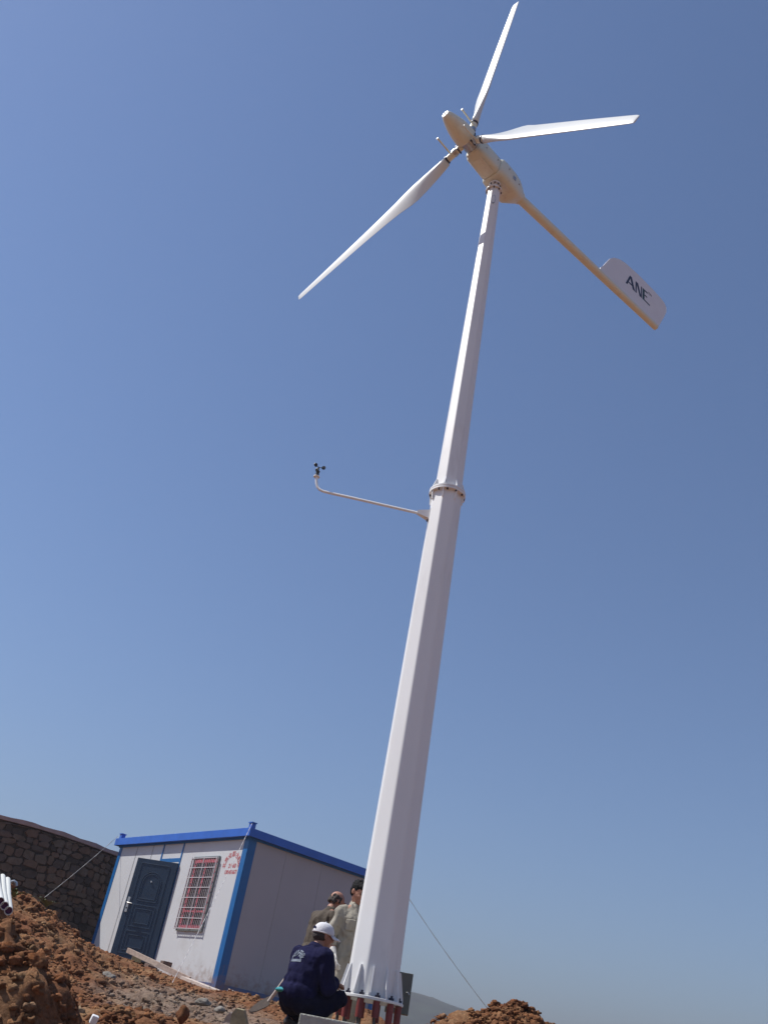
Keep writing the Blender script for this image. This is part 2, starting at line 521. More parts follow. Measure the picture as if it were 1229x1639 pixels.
me.vertices.add(len(VV)); me.vertices.foreach_set('co', VV.ravel())
me.loops.add(FF.size); me.loops.foreach_set('vertex_index', FF.ravel())
me.polygons.add(len(FF)); me.polygons.foreach_set('loop_start', np.arange(0, FF.size, 3)); me.polygons.foreach_set('loop_total', np.full(len(FF), 3))
me.update(calc_edges=True)
ta = me.attributes.new('tone', 'FLOAT', 'POINT'); ta.data.foreach_set('value', np.concatenate(TT))
tag(link_mesh('soil_clods', me, MT['clod'], smooth=False), 'loose red brown clods and crumbs strewn over the dug soil', 'clods', kind='stuff')

# hill on the skyline
def hill_h(x, y):
    prof = np.interp(x, [-700, -300, -60, 20, 50, 66, 80, 100, 125, 180, 300, 700], [-30, 5, 30, 38, 40.6, 42.6, 41.9, 39.0, 35.3, 27, 10, -40])
    d = np.abs(y - 600) / 170
    return -60 + (prof + 60) * np.exp(-d ** 2) + 1.4 * fbm(x, y, .02, 4) + .8 * fbm(x, y, .22, 3, .7)
hm = grid_mesh('hill', np.arange(-700, 701, 6.0), np.arange(300, 901, 6.0), hill_h)
hillmat = mat('scrubby_hillside', (.045, .062, .04), .95, var=.45, vscale=.06, dirt=(.10, .08, .055), dscale=.03, bump=.5, bscale=.4)
tag(link_mesh('hill', hm, hillmat, smooth='all'), kind='structure')

# haze
hz = MB().box((0, 875, -.5), (2500, 2300, 129)).build('haze', None)
hm_ = bpy.data.materials.new('pale_air'); hm_.use_nodes = True
hn = hm_.node_tree; hn.nodes.remove(hn.nodes['Principled BSDF'])
pv = hn.nodes.new('ShaderNodeVolumePrincipled')
pv.inputs['Density'].default_value = .0016
pv.inputs['Color'].default_value = (.40, .385, .44, 1)
pv.inputs['Anisotropy'].default_value = .2
hn.links.new(pv.outputs[0], hn.nodes['Material Output'].inputs['Volume'])
hz.data.materials.append(hm_)
tag(hz, kind='stuff')
hz['label'] = 'thin pale haze in the air towards the hill'

# ------------------------------------------------------------ wind turbine
TX, TY = .769, 10.0
wt = thing('wind_turbine', 'tall white three bladed wind turbine on tapering octagonal tower', 'wind turbine', (TX, TY, .2))
O = Vector((TX, TY, .2))
def L3(x, y, z): return Vector((x, y, z)) - O      # world -> turbine local
PH0 = R(178)   # azimuth of the facet facing the camera
def octa(r, z, n=8, bend=.10):
    """octagonal ring with slightly rounded bends, world azimuth facets, local z"""
    pts = []
    for k in range(n):
        a0 = PH0 + (k - .5) * 2 * PI / n
        for d in (-bend, -bend * .35, bend * .35, bend):
            a = a0 + d
            # point on octagon at azimuth a, with a rounded bend
            fa = (a - PH0 + PI / n) % (2 * PI / n) - PI / n
            rad = r * math.cos(PI / n) / math.cos(fa)
            rnd = r * (1 - .012)
            rad = min(rad, rnd)
            pts.append(Vector((math.sin(a) * rad, math.cos(a) * rad, z)))
    pts.reverse()
    return pts
def ringpts(r, z, n=48):
    return [Vector((math.cos(2 * PI * k / n) * r, math.sin(2 * PI * k / n) * r, z)) for k in range(n)]
def disc(mb, r, z0, z1, n=48, bevel=.003):
    mb.loft([ringpts(r - bevel, z0, n), ringpts(r, z0 + bevel, n), ringpts(r, z1 - bevel, n), ringpts(r - bevel, z1, n)])
    return mb
zf = .575 - .2      # base flange underside, local
zm = 6.50 - .2
zt = 12.52 - .2
low = MB().loft([octa(.265, zf + .022), octa(.202, zm - .03)]).build('lower_tower_section', MT['tower'], wt, True)
base = disc(MB(), .328, zf, zf + .026).build('base_flange', MT['tower'], wt, True)
for k in range(12):
    a = PH0 + R(8) + k * PI / 6
    dr = Vector((math.sin(a), math.cos(a), 0)); tn = Vector((dr.y, -dr.x, 0))
    t = .017
    zb = zf + .0265
    pts = [dr * .235 + Vector((0, 0, zb)), dr * .320 + Vector((0, 0, zb)), dr * .320 + Vector((0, 0, zb + .03)), dr * .268 + Vector((0, 0, zb + .265)), dr * .230 + Vector((0, 0, zb + .265))]
    MB().prism([p - tn * t / 2 for p in pts], tn * t).build('gusset', MT['tower'], base)
for k in range(12):
    a = PH0 + R(23) + k * PI / 6
    p = Vector((math.sin(a), math.cos(a), 0)) * .294
    m = MB()
    m.tube([p + Vector((0, 0, zf + .0265)), p + Vector((0, 0, zf + .048))], .028, 6)
    m.tube([p + Vector((0, 0, zf + .050)), p + Vector((0, 0, zf + .068))], .011, 8)
    m.build('anchor_nut', MT['darkbolt'], base)
    ln = .16 + .02 * math.sin(k * 2.1)
    MB().tube([p + Vector((0, 0, zf - .003)), p + Vector((0, 0, zf - ln * .5)), p + Vector((.003, 0, zf - ln))], [.033, .034, .033], 14).build('anchor_sleeve', MT['redsleeve'], base, True)
    MB().tube([p + Vector((0, 0, zf - ln)), p + Vector((0, 0, -.05))], .012, 10).build('anchor_rod', MT['rod'], base, True)
# mid flanges
mf = disc(MB(), .238, zm - .032, zm - .002).build('tower_flange', MT['tower'], wt, True)
uf = disc(MB(), .238, zm + .001, zm + .031).build('tower_flange', MT['tower'], wt, True)
for k in range(8):
    a = PH0 + R(22.5) + k * PI / 4
    dr = Vector((math.sin(a), math.cos(a), 0)); tn = Vector((dr.y, -dr.x, 0))
    t = .016
    for par, z0, sg, r0 in ((uf, zm + .0315, 1, .170), (mf, zm - .0325, -1, .195)):
        pts = [dr * r0 + Vector((0, 0, z0)), dr * .230 + Vector((0, 0, z0)), dr * .228 + Vector((0, 0, z0 + sg * .02)), dr * (r0 + .022) + Vector((0, 0, z0 + sg * .125)), dr * (r0 - .006) + Vector((0, 0, z0 + sg * .125))]
        MB().prism([p - tn * t / 2 for p in pts], tn * t).build('gusset', MT['tower'], par)
for k in range(12):
    a = PH0 + R(9) + k * PI / 6
    p = Vector((math.sin(a), math.cos(a), 0)) * .221
    MB().tube([p + Vector((0, 0, zm - .052)), p + Vector((0, 0, zm - .0325))], .0125, 6).build('flange_bolt', MT['darkbolt'], mf)
upper = MB().loft([octa(.183, zm + .03), octa(.107, zt)]).build('upper_tower_section', MT['tower'], wt, True)
tf = disc(MB(), .136, zt + .001, zt + .025, 36).build('top_flange', MT['tower'], wt, True)
for k in range(8):
    a = PH0 + R(12) + k * PI / 4
    p = Vector((math.sin(a), math.cos(a), 0)) * .122
    MB().tube([p + Vector((0, 0, zt - .028)), p + Vector((0, 0, zt))], .011, 6).build('flange_bolt', MT['darkbolt'], tf)
# hand hole with a pale cover below the top
dr = Vector((math.sin(PH0), math.cos(PH0), 0)); tn = Vector((dr.y, -dr.x, 0))
hh = []
for k in range(24):
    a = 2 * PI * k / 24
    hh.append(tn * .026 * math.cos(a) + Vector((0, 0, zt - .30 + .085 * math.sin(a))) + dr * .1055)
MB().prism(hh, dr * .008).build('hand_hole_cover', MT['tower'], upper, True)
MB().prism([p * 1 + (p - (dr * .1055 + Vector((0, 0, zt - .30)))) * .22 - dr * .003 for p in hh], dr * .008).build('hand_hole_rim', MT['steel'], upper, True)

# nacelle and rotor frame
AZ, TILT = R(48.8), R(2.71)
AX = Vector((math.sin(AZ) * math.cos(TILT), math.cos(AZ) * math.cos(TILT), -math.sin(TILT)))   # towards the tail
E1 = Vector((math.cos(AZ), -math.sin(AZ), 0))
U1 = Vector((math.sin(AZ) * math.sin(TILT), math.cos(AZ) * math.sin(TILT), math.cos(TILT)))
NC = L3(TX, TY, 12.958)
def N(s, e, u): return NC + AX * s + E1 * e + U1 * u
def nring(s, w, top, bot, ch=.38, n2=3):
    """chamfered box-like ring with flat belly"""
    pts = []
    h = (top + bot) / 2; c = (top - bot) / 2
    for k in range(8 * n2):
        a = 2 * PI * (k + .5) / (8 * n2)
        x, y = math.cos(a), math.sin(a)
        p = 5.0
        q = (abs(x) ** p + abs(y) ** p) ** (-1 / p)
        pts.append(N(s, x * q * w, y * q * h + c))
    return pts
neck = MB()
zn = zt + .0255
for (r0, r1, h0, h1) in ((.085, .085, 0, .07), (.062, .062, .07, .13), (.10, .10, .13, .155)):
    neck.loft([ringpts(r0, zn + h0, 24), ringpts(r1, zn + h1, 24)])
neck = neck.build('yaw_bearing', MT['tower'], wt, True)
for k in range(8):
    a = k * PI / 4 + .2
    p = Vector((math.sin(a), math.cos(a), 0))
    MB().tube([p * .088 + Vector((0, 0, zn + .105)), p * .088 + Vector((0, 0, zn + .13))], .011, 6).build('yaw_bolt', MT['darkbolt'], neck)
nac = MB()
nac.loft([nring(-.12, .185, .18, .185), nring(-.09, .208, .205, .208), nring(.02, .218, .215, .218), nring(.26, .216, .215, .218), nring(.40, .198, .20, .198), nring(.52, .15, .185, .10), nring(.62, .105, .17, .02), nring(.64, .09, .16, .0)])
nac = nac.build('nacelle', MT['cream'], wt, 'all')
gen = MB()
gen.loft([nring(-.625, .135, .135, .135), nring(-.615, .15, .15, .15), nring(-.57, .152, .15, .152), nring(-.565, .172, .17, .172), nring(-.16, .180, .175, .180), nring(-.115, .172, .17, .172)])
gen = gen.build('generator_housing', MT['cream'], wt, 'all')
fp = MB()
fp.loft([[N(q, math.cos(a) * rr, math.sin(a) * rr) for a in [2 * PI * k / 28 for k in range(28)]] for q, rr in ((-.65, .09), (-.64, .125), (-.626, .135))])
fp.build('generator_front_cover', MT['cream'], wt, True)
# belly hatch of the generator and seams
MB().prism([N(-.50, -.10, -.178), N(-.20, -.10, -.178), N(-.20, .10, -.178), N(-.50, .10, -.178)], -U1 * .010).build('belly_hatch', MT['cream'], gen)
MB().prism([N(.02, -.13, -.2165), N(.22, -.13, -.2165), N(.22, .13, -.2165), N(.02, .13, -.2165)], -U1 * .006).build('belly_hatch', MT['cream'], nac)
for (s, e, u) in ((-.50, -.172, .0), (-.20, -.178, .0), (-.50, .172, .0), (-.20, .178, .03), (.06, .219, .05), (.36, .205, .0)):
    MB().ball(N(s, e, u), .016, 8).build('cap_screw', MT['steel'], gen if s < -.05 else nac, True)
MB().prism([N(.18, .2165, -.05), N(.25, .2165, -.05), N(.25, .2165, .03), N(.18, .2165, .03)], E1 * .006).build('rating_plate', MT['steel'], nac)

# hub, nose cone
hub = MB()
hub.tube([N(-.94, 0, 0), N(-.90, 0, 0), N(-.66, 0, 0), N(-.62, 0, 0)], [.10, .14, .14, .11], 24)
hub = hub.build('rotor_hub', MT['steel'], wt, True)
MB().tube([N(-.64, 0, 0), N(-.52, 0, 0)], .055, 20).build('rotor_shaft', MT['steel'], wt, True)
def cr_ring(s, r, n=32): return [N(s, math.cos(2 * PI * k / n) * r, math.sin(2 * PI * k / n) * r) for k in range(n)]
nose = MB().loft([cr_ring(-.82, .172), cr_ring(-.86, .178), cr_ring(-.98, .173), cr_ring(-1.10, .155), cr_ring(-1.21, .126), cr_ring(-1.30, .096), cr_ring(-1.352, .070), cr_ring(-1.356, .064)]).build('nose_cone', MT['cream'], wt, True)
nd = MB().tube([N(-1.3565, 0, 0), N(-1.366, 0, 0)], .056, 24).build('nose_disc', MT['blade'], nose, True)
cx2 = MB()
for a in (.5, .5 + PI / 2):
    d = E1 * math.cos(a) + U1 * math.sin(a)
    cx2.bar(N(-1.371, 0, 0) - d * .034, N(-1.371, 0, 0) + d * .034, .014, .008, up=AX)
cx2.build('nose_cross', MT['rod'], nose)
HUB = N(-.774, 0, 0)
TH0 = R(6.35)
BL = 3.92
stations = [  # r, chord, thickness ratio, twist deg
    (.455, .165, .80, 27), (.56, .20, .60, 25), (.68, .24, .44, 23), (.84, .29, .31, 20), (1.02, .34, .22, 17.5), (1.18, .375, .17, 15.5), (1.34, .37, .15, 13.5),
    (1.55, .315, .14, 11.5), (1.85, .28, .13, 9), (2.3, .245, .12, 6.5), (2.8, .215, .115, 4.5), (3.3, .185, .11, 3), (3.65, .165, .11, 2.2), (3.84, .155, .11, 2), (3.895, .140, .10, 2), (3.92, .115, .05, 2)]
def airfoil(n=13):
    xs = [(1 - math.cos(PI * k / (n - 1))) / 2 for k in range(n)]
    yt = [5 * (.2969 * math.sqrt(x) - .126 * x - .3516 * x * x + .2843 * x ** 3 - .1036 * x ** 4) for x in xs]
    up = [(x, y + .12 * (x - x * x)) for x, y in zip(xs, yt)]
    lo = [(x, -y + .12 * (x - x * x)) for x, y in zip(xs, yt)]
    return up + lo[::-1][1:-1]
AF = airfoil()
for i in range(3):
    th = TH0 + i * 2 * PI / 3
    d = E1 * math.sin(th) + U1 * math.cos(th)
    tg = E1 * math.cos(th) - U1 * math.sin(th)       # rotation direction: leading edge
    rings = []
    for r, c, tr, tw in stations:
        t = R(tw)
        le = tg * math.cos(t) - AX * math.sin(t)
        nn = AX * math.cos(t) + tg * math.sin(t)
        ctr = HUB + d * r
        rings.append([ctr + le * (.30 - x) * c + nn * (y * tr) * c for x, y in AF])
    bl = MB().loft(rings).build('blade', MT['blade'], wt, 'all')
    rt = MB().tube([HUB + d * .10, HUB + d * .40, HUB + d * .47], [.056, .056, .054], 18).build('blade_root', MT['cream'], wt, True)
    MB().tube([HUB + d * .425, HUB + d * .452], .068, 20).build('root_clamp', MT['darkbolt'], rt, True)
    MB().tube([HUB + d * .24, HUB + d * .30], .066, 20).build('root_collar', MT['steel'], rt, True)
    rp = HUB + d * .34 + tg * .04
    MB().tube([rp, rp - AX * .36 + tg * .02], .014, 10).build('governor_rod', MT['cream'], rt, True)
    MB().tube([rp - AX * .34 + tg * .019, rp - AX * .365 + tg * .0202], .019, 10).build('governor_weight', MT['cream'], rt, True)
    for q in (-1, 1):
        MB().tube([HUB + d * .20 + tg * .05 * q - AX * .06, HUB + d * .20 + tg * .05 * q + AX * .06], .014, 8).build('pivot_bolt', MT['darkbolt'], rt)
    MB().box(HUB + d * .19, (.11, .05, .10), Matrix((tg, AX, d)).transposed(), .008).build('hub_bracket', MT['cream'], rt)

# tail boom and vane
TA, TD = R(54.25), R(.43)
BD = Vector((math.sin(TA) * math.cos(TD), math.cos(TA) * math.cos(TD), -math.sin(TD)))
TS = N(.60, 0, .085)
boom = MB().tube([TS, TS + BD * .06, TS + BD * 2.2, TS + BD * 4.0], [.080, .082, .074, .060], 20).build('tail_boom', MT['cream'], wt, True)
MB().tube([TS + BD * .02, TS + BD * .055], .108, 20).build('boom_flange', MT['cream'], boom, True)
Zv = Vector((0, 0, 1))
SIDE = BD.cross(Zv).normalized()      # horizontal, perpendicular to the boom
ol = [(2.22, .03), (2.26, .18), (2.34, .30), (2.42, .46), (2.52, .64), (2.64, .765), (2.80, .86), (2.984, .912), (3.385, .938), (3.85, .925), (4.16, .895), (4.27, .86), (4.335, .78), (4.33, .66), (4.24, .43), (4.13, .20), (4.05, .0), (4.0, -.045), (3.2, -.045)]
vane = MB().prism([TS + BD * x + Zv * y - SIDE * .008 for x, y in ol], SIDE * .016).build('tail_vane', MT['vane'], wt)
# lettering on the face seen from below and in front, lying parallel to the boom
face = SIDE if SIDE.dot(-TS - O) > 0 else -SIDE
txx = BD if BD.cross(Zv).dot(face) > 0 else -BD
rot = Matrix((txx, Zv, face)).transposed().to_4x4()
def letters(name, polys, m):
    mb = MB()
    org = TS + BD * 3.345 + Zv * .400 + face * .0082
    for poly in polys:
        mb.prism([org + txx * (x * .64) + Zv * (y * .70) for x, y in poly], face * .002)
    return mb.build(name, m, vane)
hA = .42
letters('lettering', [
    # A: thin left stroke, thick right stroke, thin bar
    [(-.52, 0), (-.445, 0), (-.300, .33), (-.290, hA), (-.335, hA)],
    [(-.305, hA), (-.235, hA), (-.060, 0), (-.175, 0), (-.305, .32)],
    [(-.43, .10), (-.20, .10), (-.215, .15), (-.405, .15)],
    # N: thin stems, thick diagonal
    [(-.045, 0), (.014, 0), (.014, hA), (-.045, hA)],
    [(.017, hA), (.080, hA), (.255, 0), (.165, 0), (.017, .33)],
    [(.225, .09), (.265, 0), (.275, 0), (.275, hA), (.225, hA)]], MT['navyink'])
letters('lettering', [
    # E: thick stem, thin arms, long foot
    [(.310, 0), (.41, 0), (.41, hA), (.310, hA)],
    [(.413, hA - .05), (.56, hA - .05), (.56, hA), (.413, hA)],
    [(.413, .195), (.54, .195), (.54, .24), (.413, .24)],
    [(.413, 0), (.68, -.012), (.68, .03), (.413, .05)]], MT['tealtext'])
tm2 = text_mesh('TM', .085, .0012, .0)
link_mesh('lettering', join_meshes([(tm2, Matrix.Translation(TS + BD * 3.345 + txx * .43 + Zv * .70 + face * .0105) @ rot)]), MT['tealtext'], vane)

# wind speed meter arm
def arm_pt(px_, py_):
    """point of the photo pixel in the vertical plane the arm lies in"""
    d = at(px_, py_, 1.0); sx, sy = math.sin(R(-71)), math.cos(R(-71))
    # (d*t - tower base of the arm) parallel to the arm's heading
    t = (.56 * sy - 10.0 * sx) / (d.x * sy - 1.0 * sx)
    return d * t
aw = [arm_pt(691, 826.5) - O, arm_pt(683, 824.3) - O] + [arm_pt(px_, py_) - O for px_, py_ in ((560, 796), (530, 789.5), (518, 786.5), (511.5, 783.5), (508, 779), (506.6, 773), (506.5, 767), (506.8, 763))]
aw[-1].z = max(aw[-1].z, aw[-2].z + .01)
AT = aw[-1].copy()
arm = MB().tube(aw, .0185, 14).build('anemometer_arm', MT['tower'], wt, True)
br = MB()
br.loft([[L3(.58, 10 + y, 6.145 + z) for y, z in ((-.05, -.075), (.05, -.075), (.05, .055), (-.05, .055))], [L3(.42, 10 + y, 6.153 + z) for y, z in ((-.022, -.022), (.022, -.022), (.022, .022), (-.022, .022))]])
br.box(L3(.578, 10, 6.135), (.012, .12, .17))
br.build('arm_bracket', MT['tower'], arm)
MB().tube([L3(.56, 9.965, 6.05), L3(.56, 9.965, 6.025)], .012, 6).build('bracket_bolt', MT['darkbolt'], arm)
MB().tube([AT + Vector((0, 0, -.006)), AT + Vector((0, 0, .008))], .042, 20).build('anemometer_flange', MT['tower'], arm, True)
an = MB()
an.tube([AT + Vector((0, 0, h_)) for h_ in (.009, .05, .055, .09, .10, .16)], [.026, .026, .020, .030, .012, .010], 16)
for k in range(3):
    a = R(-15) + k * 2 * PI / 3
    d = Vector((math.cos(a), math.sin(a), 0)); t = Vector((-d.y, d.x, 0))
    c = (AT + Vector((0, 0, .155))) + d * .068
    an.tube([(AT + Vector((0, 0, .155))), c], .004, 6)
    rings = []
    for q in range(7):
        ph = q / 6 * PI / 2
        rr = .029 * math.cos(ph) + .0008
        rings.append([c + t * .029 * math.sin(ph) + (d * math.cos(b) + Zv * math.sin(b)) * rr for b in [2 * PI * j / 14 for j in range(14)]])
    an.loft(rings)
MB_an = an.build('cup_anemometer', MT['black'], wt, True)

# control cabinet behind the foot of the tower
cb = MB().box(L3(1.085, 10.42, .725), (.24, .16, .375), Matrix.Rotation(R(-6), 3, 'Z'), .006).build('control_cabinet', MT['cabinet'], wt)
MB().box(L3(.98, 10.30, .76), (.05, .22, .05)).build('cabinet_bracket', MT['steel'], cb)
MB().tube([L3(1.15, 10.325, .735), L3(1.16, 10.30, .735), L3(1.18, 10.30, .715)], .006, 8).build('cabinet_handle', MT['silver'], cb, True)

# concrete footing
ft = MB().box((TX, TY, .02), (1.15, 1.15, .36), Matrix.Rotation(.3, 3, 'Z'), .015).build('concrete_footing', MT['concrete'])
tag(ft, 'grey concrete footing block the turbine anchor rods stand in', 'footing')
kb = MB().box((.62, 9.05, .20), (1.0, .16, .26), Matrix.Rotation(R(-3), 3, 'Z'), .01).build('kerb_block', MT['concrete'])
tag(kb, 'long pale concrete block lying in front of the crouching man', 'concrete block')

# ------------------------------------------------------------ prefab house
YAW = .669
HC = Vector((-1.391, 19.306, .874))
HW, HD, HH = 5.284, 4.0, 2.70
house = thing('site_cabin', 'white prefab site cabin with blue roof edge and navy door', 'cabin', HC, YAW)
def hb(name, lo, hi, m, parent=None, bevel=0):
    lo, hi = Vector(lo), Vector(hi)
    return MB().box((lo + hi) / 2, hi - lo, None, bevel).build(name, MT[m], parent or house)
DY0, DY1, DZ0, DZ1 = 2.44, 3.22, .18, 2.26       # door opening
WY0, WY1, WZ0, WZ1 = .935, 1.78, .97, 2.30
fw = MB()
x0, x1 = .004, .06
for lo, hi in (((x0, .05, -.25), (x1, WY0, HH)), ((x0, WY0, -.25), (x1, WY1, WZ0)), ((x0, WY0, WZ1), (x1, WY1, HH)), ((x0, WY1, -.25), (x1, DY0, HH)), ((x0, DY0, DZ1), (x1, DY1, HH)), ((x0, DY0, -.25), (x1, DY1, DZ0)), ((x0, DY1, -.25), (x1, HW - .05, HH))):
    lo, hi = Vector(lo), Vector(hi)
    fw.box((lo + hi) / 2, hi - lo)
fw = fw.build('front_wall', MT['panel'], house)
for y in (3.70, 3.725, 4.42, 4.445, 2.42 - .012):
    if y > 3: hb('panel_seam', (.0005, y, .0), (.0045, y + .006, HH - .01), 'seam', fw)
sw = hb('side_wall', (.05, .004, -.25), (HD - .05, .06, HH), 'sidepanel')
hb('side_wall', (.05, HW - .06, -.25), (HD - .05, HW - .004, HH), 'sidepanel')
hb('back_wall', (HD - .06, .05, -.25), (HD - .004, HW - .05, HH), 'panel')
for k in range(1, 4):
    hb('panel_seam', (k * .98, .0005, .1), (k * .98 + .005, .0045, HH - .01), 'seam', sw)
for (xa, xb, ya, yb) in ((0, .105, 0, .15), (0, .105, HW - .12, HW), (HD - .1, HD, 0, .1), (HD - .1, HD, HW - .1, HW)):
    hb('corner_post', (xa - .006, ya - .006, -.3), (xb, yb if ya else yb, HH), 'bluetrim')
hb('corner_post', (.02, -.009, -.3), (.185, .01, HH), 'bluetrim')
hb('base_rail', (-.010, .151, -.06), (.03, HW - .121, .045), 'bluetrim')
hb('base_rail', (.186, -.008, -.14), (HD - .101, .03, .055), 'bluetrim')
hb('door_post', (-.009, DY0 - .045, .0), (.02, DY0, HH - .003), 'bluetrim')
hb('door_post', (-.009, DY1, DZ1 - .02), (.02, DY1 + .045, HH - .003), 'bluetrim')
hb('door_post', (-.0085, DY1, .0), (.02, DY1 + .03, DZ1 - .021), 'panel')
hb('transom_bar', (-.009, DY0 + .001, DZ1 + .02), (.02, DY1 - .001, DZ1 + .10), 'bluetrim')
hb('lintel', (-.006, DY0 + .001, DZ1 - .04), (.02, DY1 - .001, DZ1 + .018), 'panel')
hb('interior_back_panel', (.9, DY0 - .6, 0), (.92, DY1 + .6, HH), 'panel')
OV = .12
rf = MB()
rf.box((HD / 2, HW / 2, HH + .081), (HD + 2 * OV, HW + 2 * OV, .158), None, .004)
rf = rf.build('roof', MT['blueroof'], house)
hb('eaves_strip', (-.03, -.03, HH - .03), (HD + .03, HW + .03, HH + .001), 'bluetrim', rf)
for (x, y) in ((-.03, -.03), (-.03, HW + .0), (HD, -.03), (HD, HW)):
    m = MB(); m.box((x, y, HH + .21), (.10, .10, .10), None, .004); m.build('lifting_lug', MT['blueroof'], rf)
    m = MB(); m.box((x, y, HH + .275), (.13, .13, .02), None, .003); m.build('lug_cap', MT['blueroof'], rf)
# window


def frame_mb(x0, x1, y0, y1, z0, z1, t):
    m = MB()
    for lo, hi in (((x0, y0, z0), (x1, y0 + t, z1)), ((x0, y1 - t, z0), (x1, y1, z1)), ((x0, y0 + t, z0), (x1, y1 - t, z0 + t)), ((x0, y0 + t, z1 - t), (x1, y1 - t, z1))):
        lo, hi = Vector(lo), Vector(hi); m.box((lo + hi) / 2, hi - lo)
    return m
win = frame_mb(-.018, .045, WY0 - .012, WY1 + .012, WZ0 - .012, WZ1 + .012, .075).build('window', MT['redfilm'], house)
m = frame_mb(-.030, -.002, WY0 - .055, WY1 + .055, WZ0 - .06, WZ1 + .06, .040)
m.build('window_surround', MT['violet'], win)
hb('pane', (.018, WY0 + .03, WZ0 + .03), (.024, WY1 - .03, WZ1 - .03), 'black', win)
gl = bpy.data.materials.new('grey_window_glass'); gl.use_nodes = True
gb = gl.node_tree.nodes['Principled BSDF']; gb.inputs['Base Color'].default_value = (.16, .18, .18, 1); gb.inputs['Roughness'].default_value = .12
win.children[-1].data.materials[0] = gl
yc = (WY0 + WY1) / 2
hb('mullion', (-.010, yc - .028, WZ0 + .064), (.017, yc + .022, WZ1 - .064), 'redfilm', win)
hb('sash_rail', (-.008, WY0 + .064, WZ0 + .30), (.016, yc - .029, WZ0 + .335), 'redfilm', win)
hb('sash_rail', (-.008, yc + .023, WZ0 + .30), (.016, WY1 - .064, WZ0 + .335), 'redfilm', win)
gr = MB()
gx = -.075
for k in range(8):
    z = WZ0 - .02 + k * (WZ1 - WZ0 + .04) / 7
    gr.box((gx, yc, z), (.010, WY1 - WY0 + .10, .014))
for k in range(15):
    y = WY0 - .04 + k * (WY1 - WY0 + .08) / 14
    gr.box((gx + .012, y, (WZ0 + WZ1) / 2), (.008, .0075, WZ1 - WZ0 + .06))
for y in (WY0 - .045, WY1 + .045, yc):
    gr.box((gx, y, (WZ0 + WZ1) / 2), (.014, .016, WZ1 - WZ0 + .08))
for y in (WY0 - .045, WY1 + .045):
    for z in (WZ0, WZ1):
        gr.box(((gx - .002) / 2 - .0, y, z), (abs(gx), .014, .014))
gr.build('window_grille', MT['grille'], win)
# door leaf, swung outwards
DW, DT, DH0, DH1 = .95, .05, .26, 2.235
THD = R(36)
dl = MB()
dz = DH1 - DH0
leaf = MB().box((-.027, DW / 2, DH0 + dz / 2), (DT, DW, dz), None, .004).build('door', MT['door'], house)
leaf.location = (-.012, DY0 - .035, 0)
leaf.rotation_euler = (0, 0, THD)
em = MB()
def emboss(y0, y1, z0, z1, arch=False, t=.018, dep=.012):
    pts = []
    if arch:
        r = (y1 - y0) / 2
        pts = [(y0, z0), (y1, z0), (y1, z1 - r)] + [((y0 + y1) / 2 + r * math.cos(a), z1 - r + r * math.sin(a)) for a in [PI * k / 12 for k in range(1, 12)]] + [(y0, z1 - r)]
    else:
        pts = [(y0, z0), (y1, z0), (y1, z1), (y0, z1)]
    for (a, b) in zip(pts, pts[1:] + pts[:1]):
        em.bar((-.0525, a[0], a[1]), (-.0525, b[0], b[1]), t, dep, up=(1, 0, 0), bevel=.004)
for ins in (0, .045):
    emboss(.26 + ins, .72 - ins, DH0 + 1.13 + ins, DH0 + 1.72 - ins, True)
emboss(.16, .82, DH0 + .10, DH0 + 1.88)
emboss(.24, .74, DH0 + .62, DH0 + 1.04); emboss(.31, .67, DH0 + .69, DH0 + .97)
emboss(.24, .74, DH0 + .16, DH0 + .53); emboss(.31, .67, DH0 + .23, DH0 + .46)
em.build('door_moulding', MT['door'], leaf)
hd = MB().box((-.058, DW - .07, DH0 + 1.02), (.014, .055, .30), None, .005).build('lock_plate', MT['silver'], leaf)
m = MB(); m.tube([(-.065, DW - .07, DH0 + 1.05), (-.11, DW - .07, DH0 + 1.05), (-.115, DW - .10, DH0 + 1.05), (-.115, DW - .19, DH0 + 1.045)], .010, 10)
m.build('door_handle', MT['silver'], leaf, True)
MB().tube([(-.064, DW - .07, DH0 + .95), (-.070, DW - .07, DH0 + .95)], .016, 12).build('keyhole', MT['black'], leaf)
MB().tube([(-.050, .49, DH0 + 1.53), (-.066, .49, DH0 + 1.53)], .018, 14).build('peephole', MT['silver'], leaf, True)
# red stencilled notice on the wall
def walltext(s, size, y, z, ang=0, bold=.004, sx=1.0):
    me = text_mesh(s, size, .0008, bold)
    # text x -> -local y (reads left to right from outside), text y -> z, normal -> -x
    r = Matrix(((0, 0, -1), (-1, 0, 0), (0, 1, 0))).to_4x4()
    return (me, Matrix.Translation((.0028, y, z)) @ r @ Matrix.Rotation(ang, 4, 'Z') @ Matrix.Diagonal((sx, 1, 1, 1)))
items = []
cyy, czz, rr = .43, 2.16, .235
for i, ch in enumerate('北京众彩色钢房'):
    a = R(90 - (i - 3) * -30) 
    ang = R((3 - i) * 29)
    items.append(walltext(ch, .115, cyy + math.sin(ang) * rr * 1.05, czz + math.cos(ang) * rr * .95, ang, .004))
items.append(walltext('21·60', .115, .395, 2.155, 0, .004))
items.append(walltext('13804516671', .105, .40, 2.035, 0, .004, .76))
link_mesh('stencilled_notice', join_meshes(items), MT['redpaint'], fw)

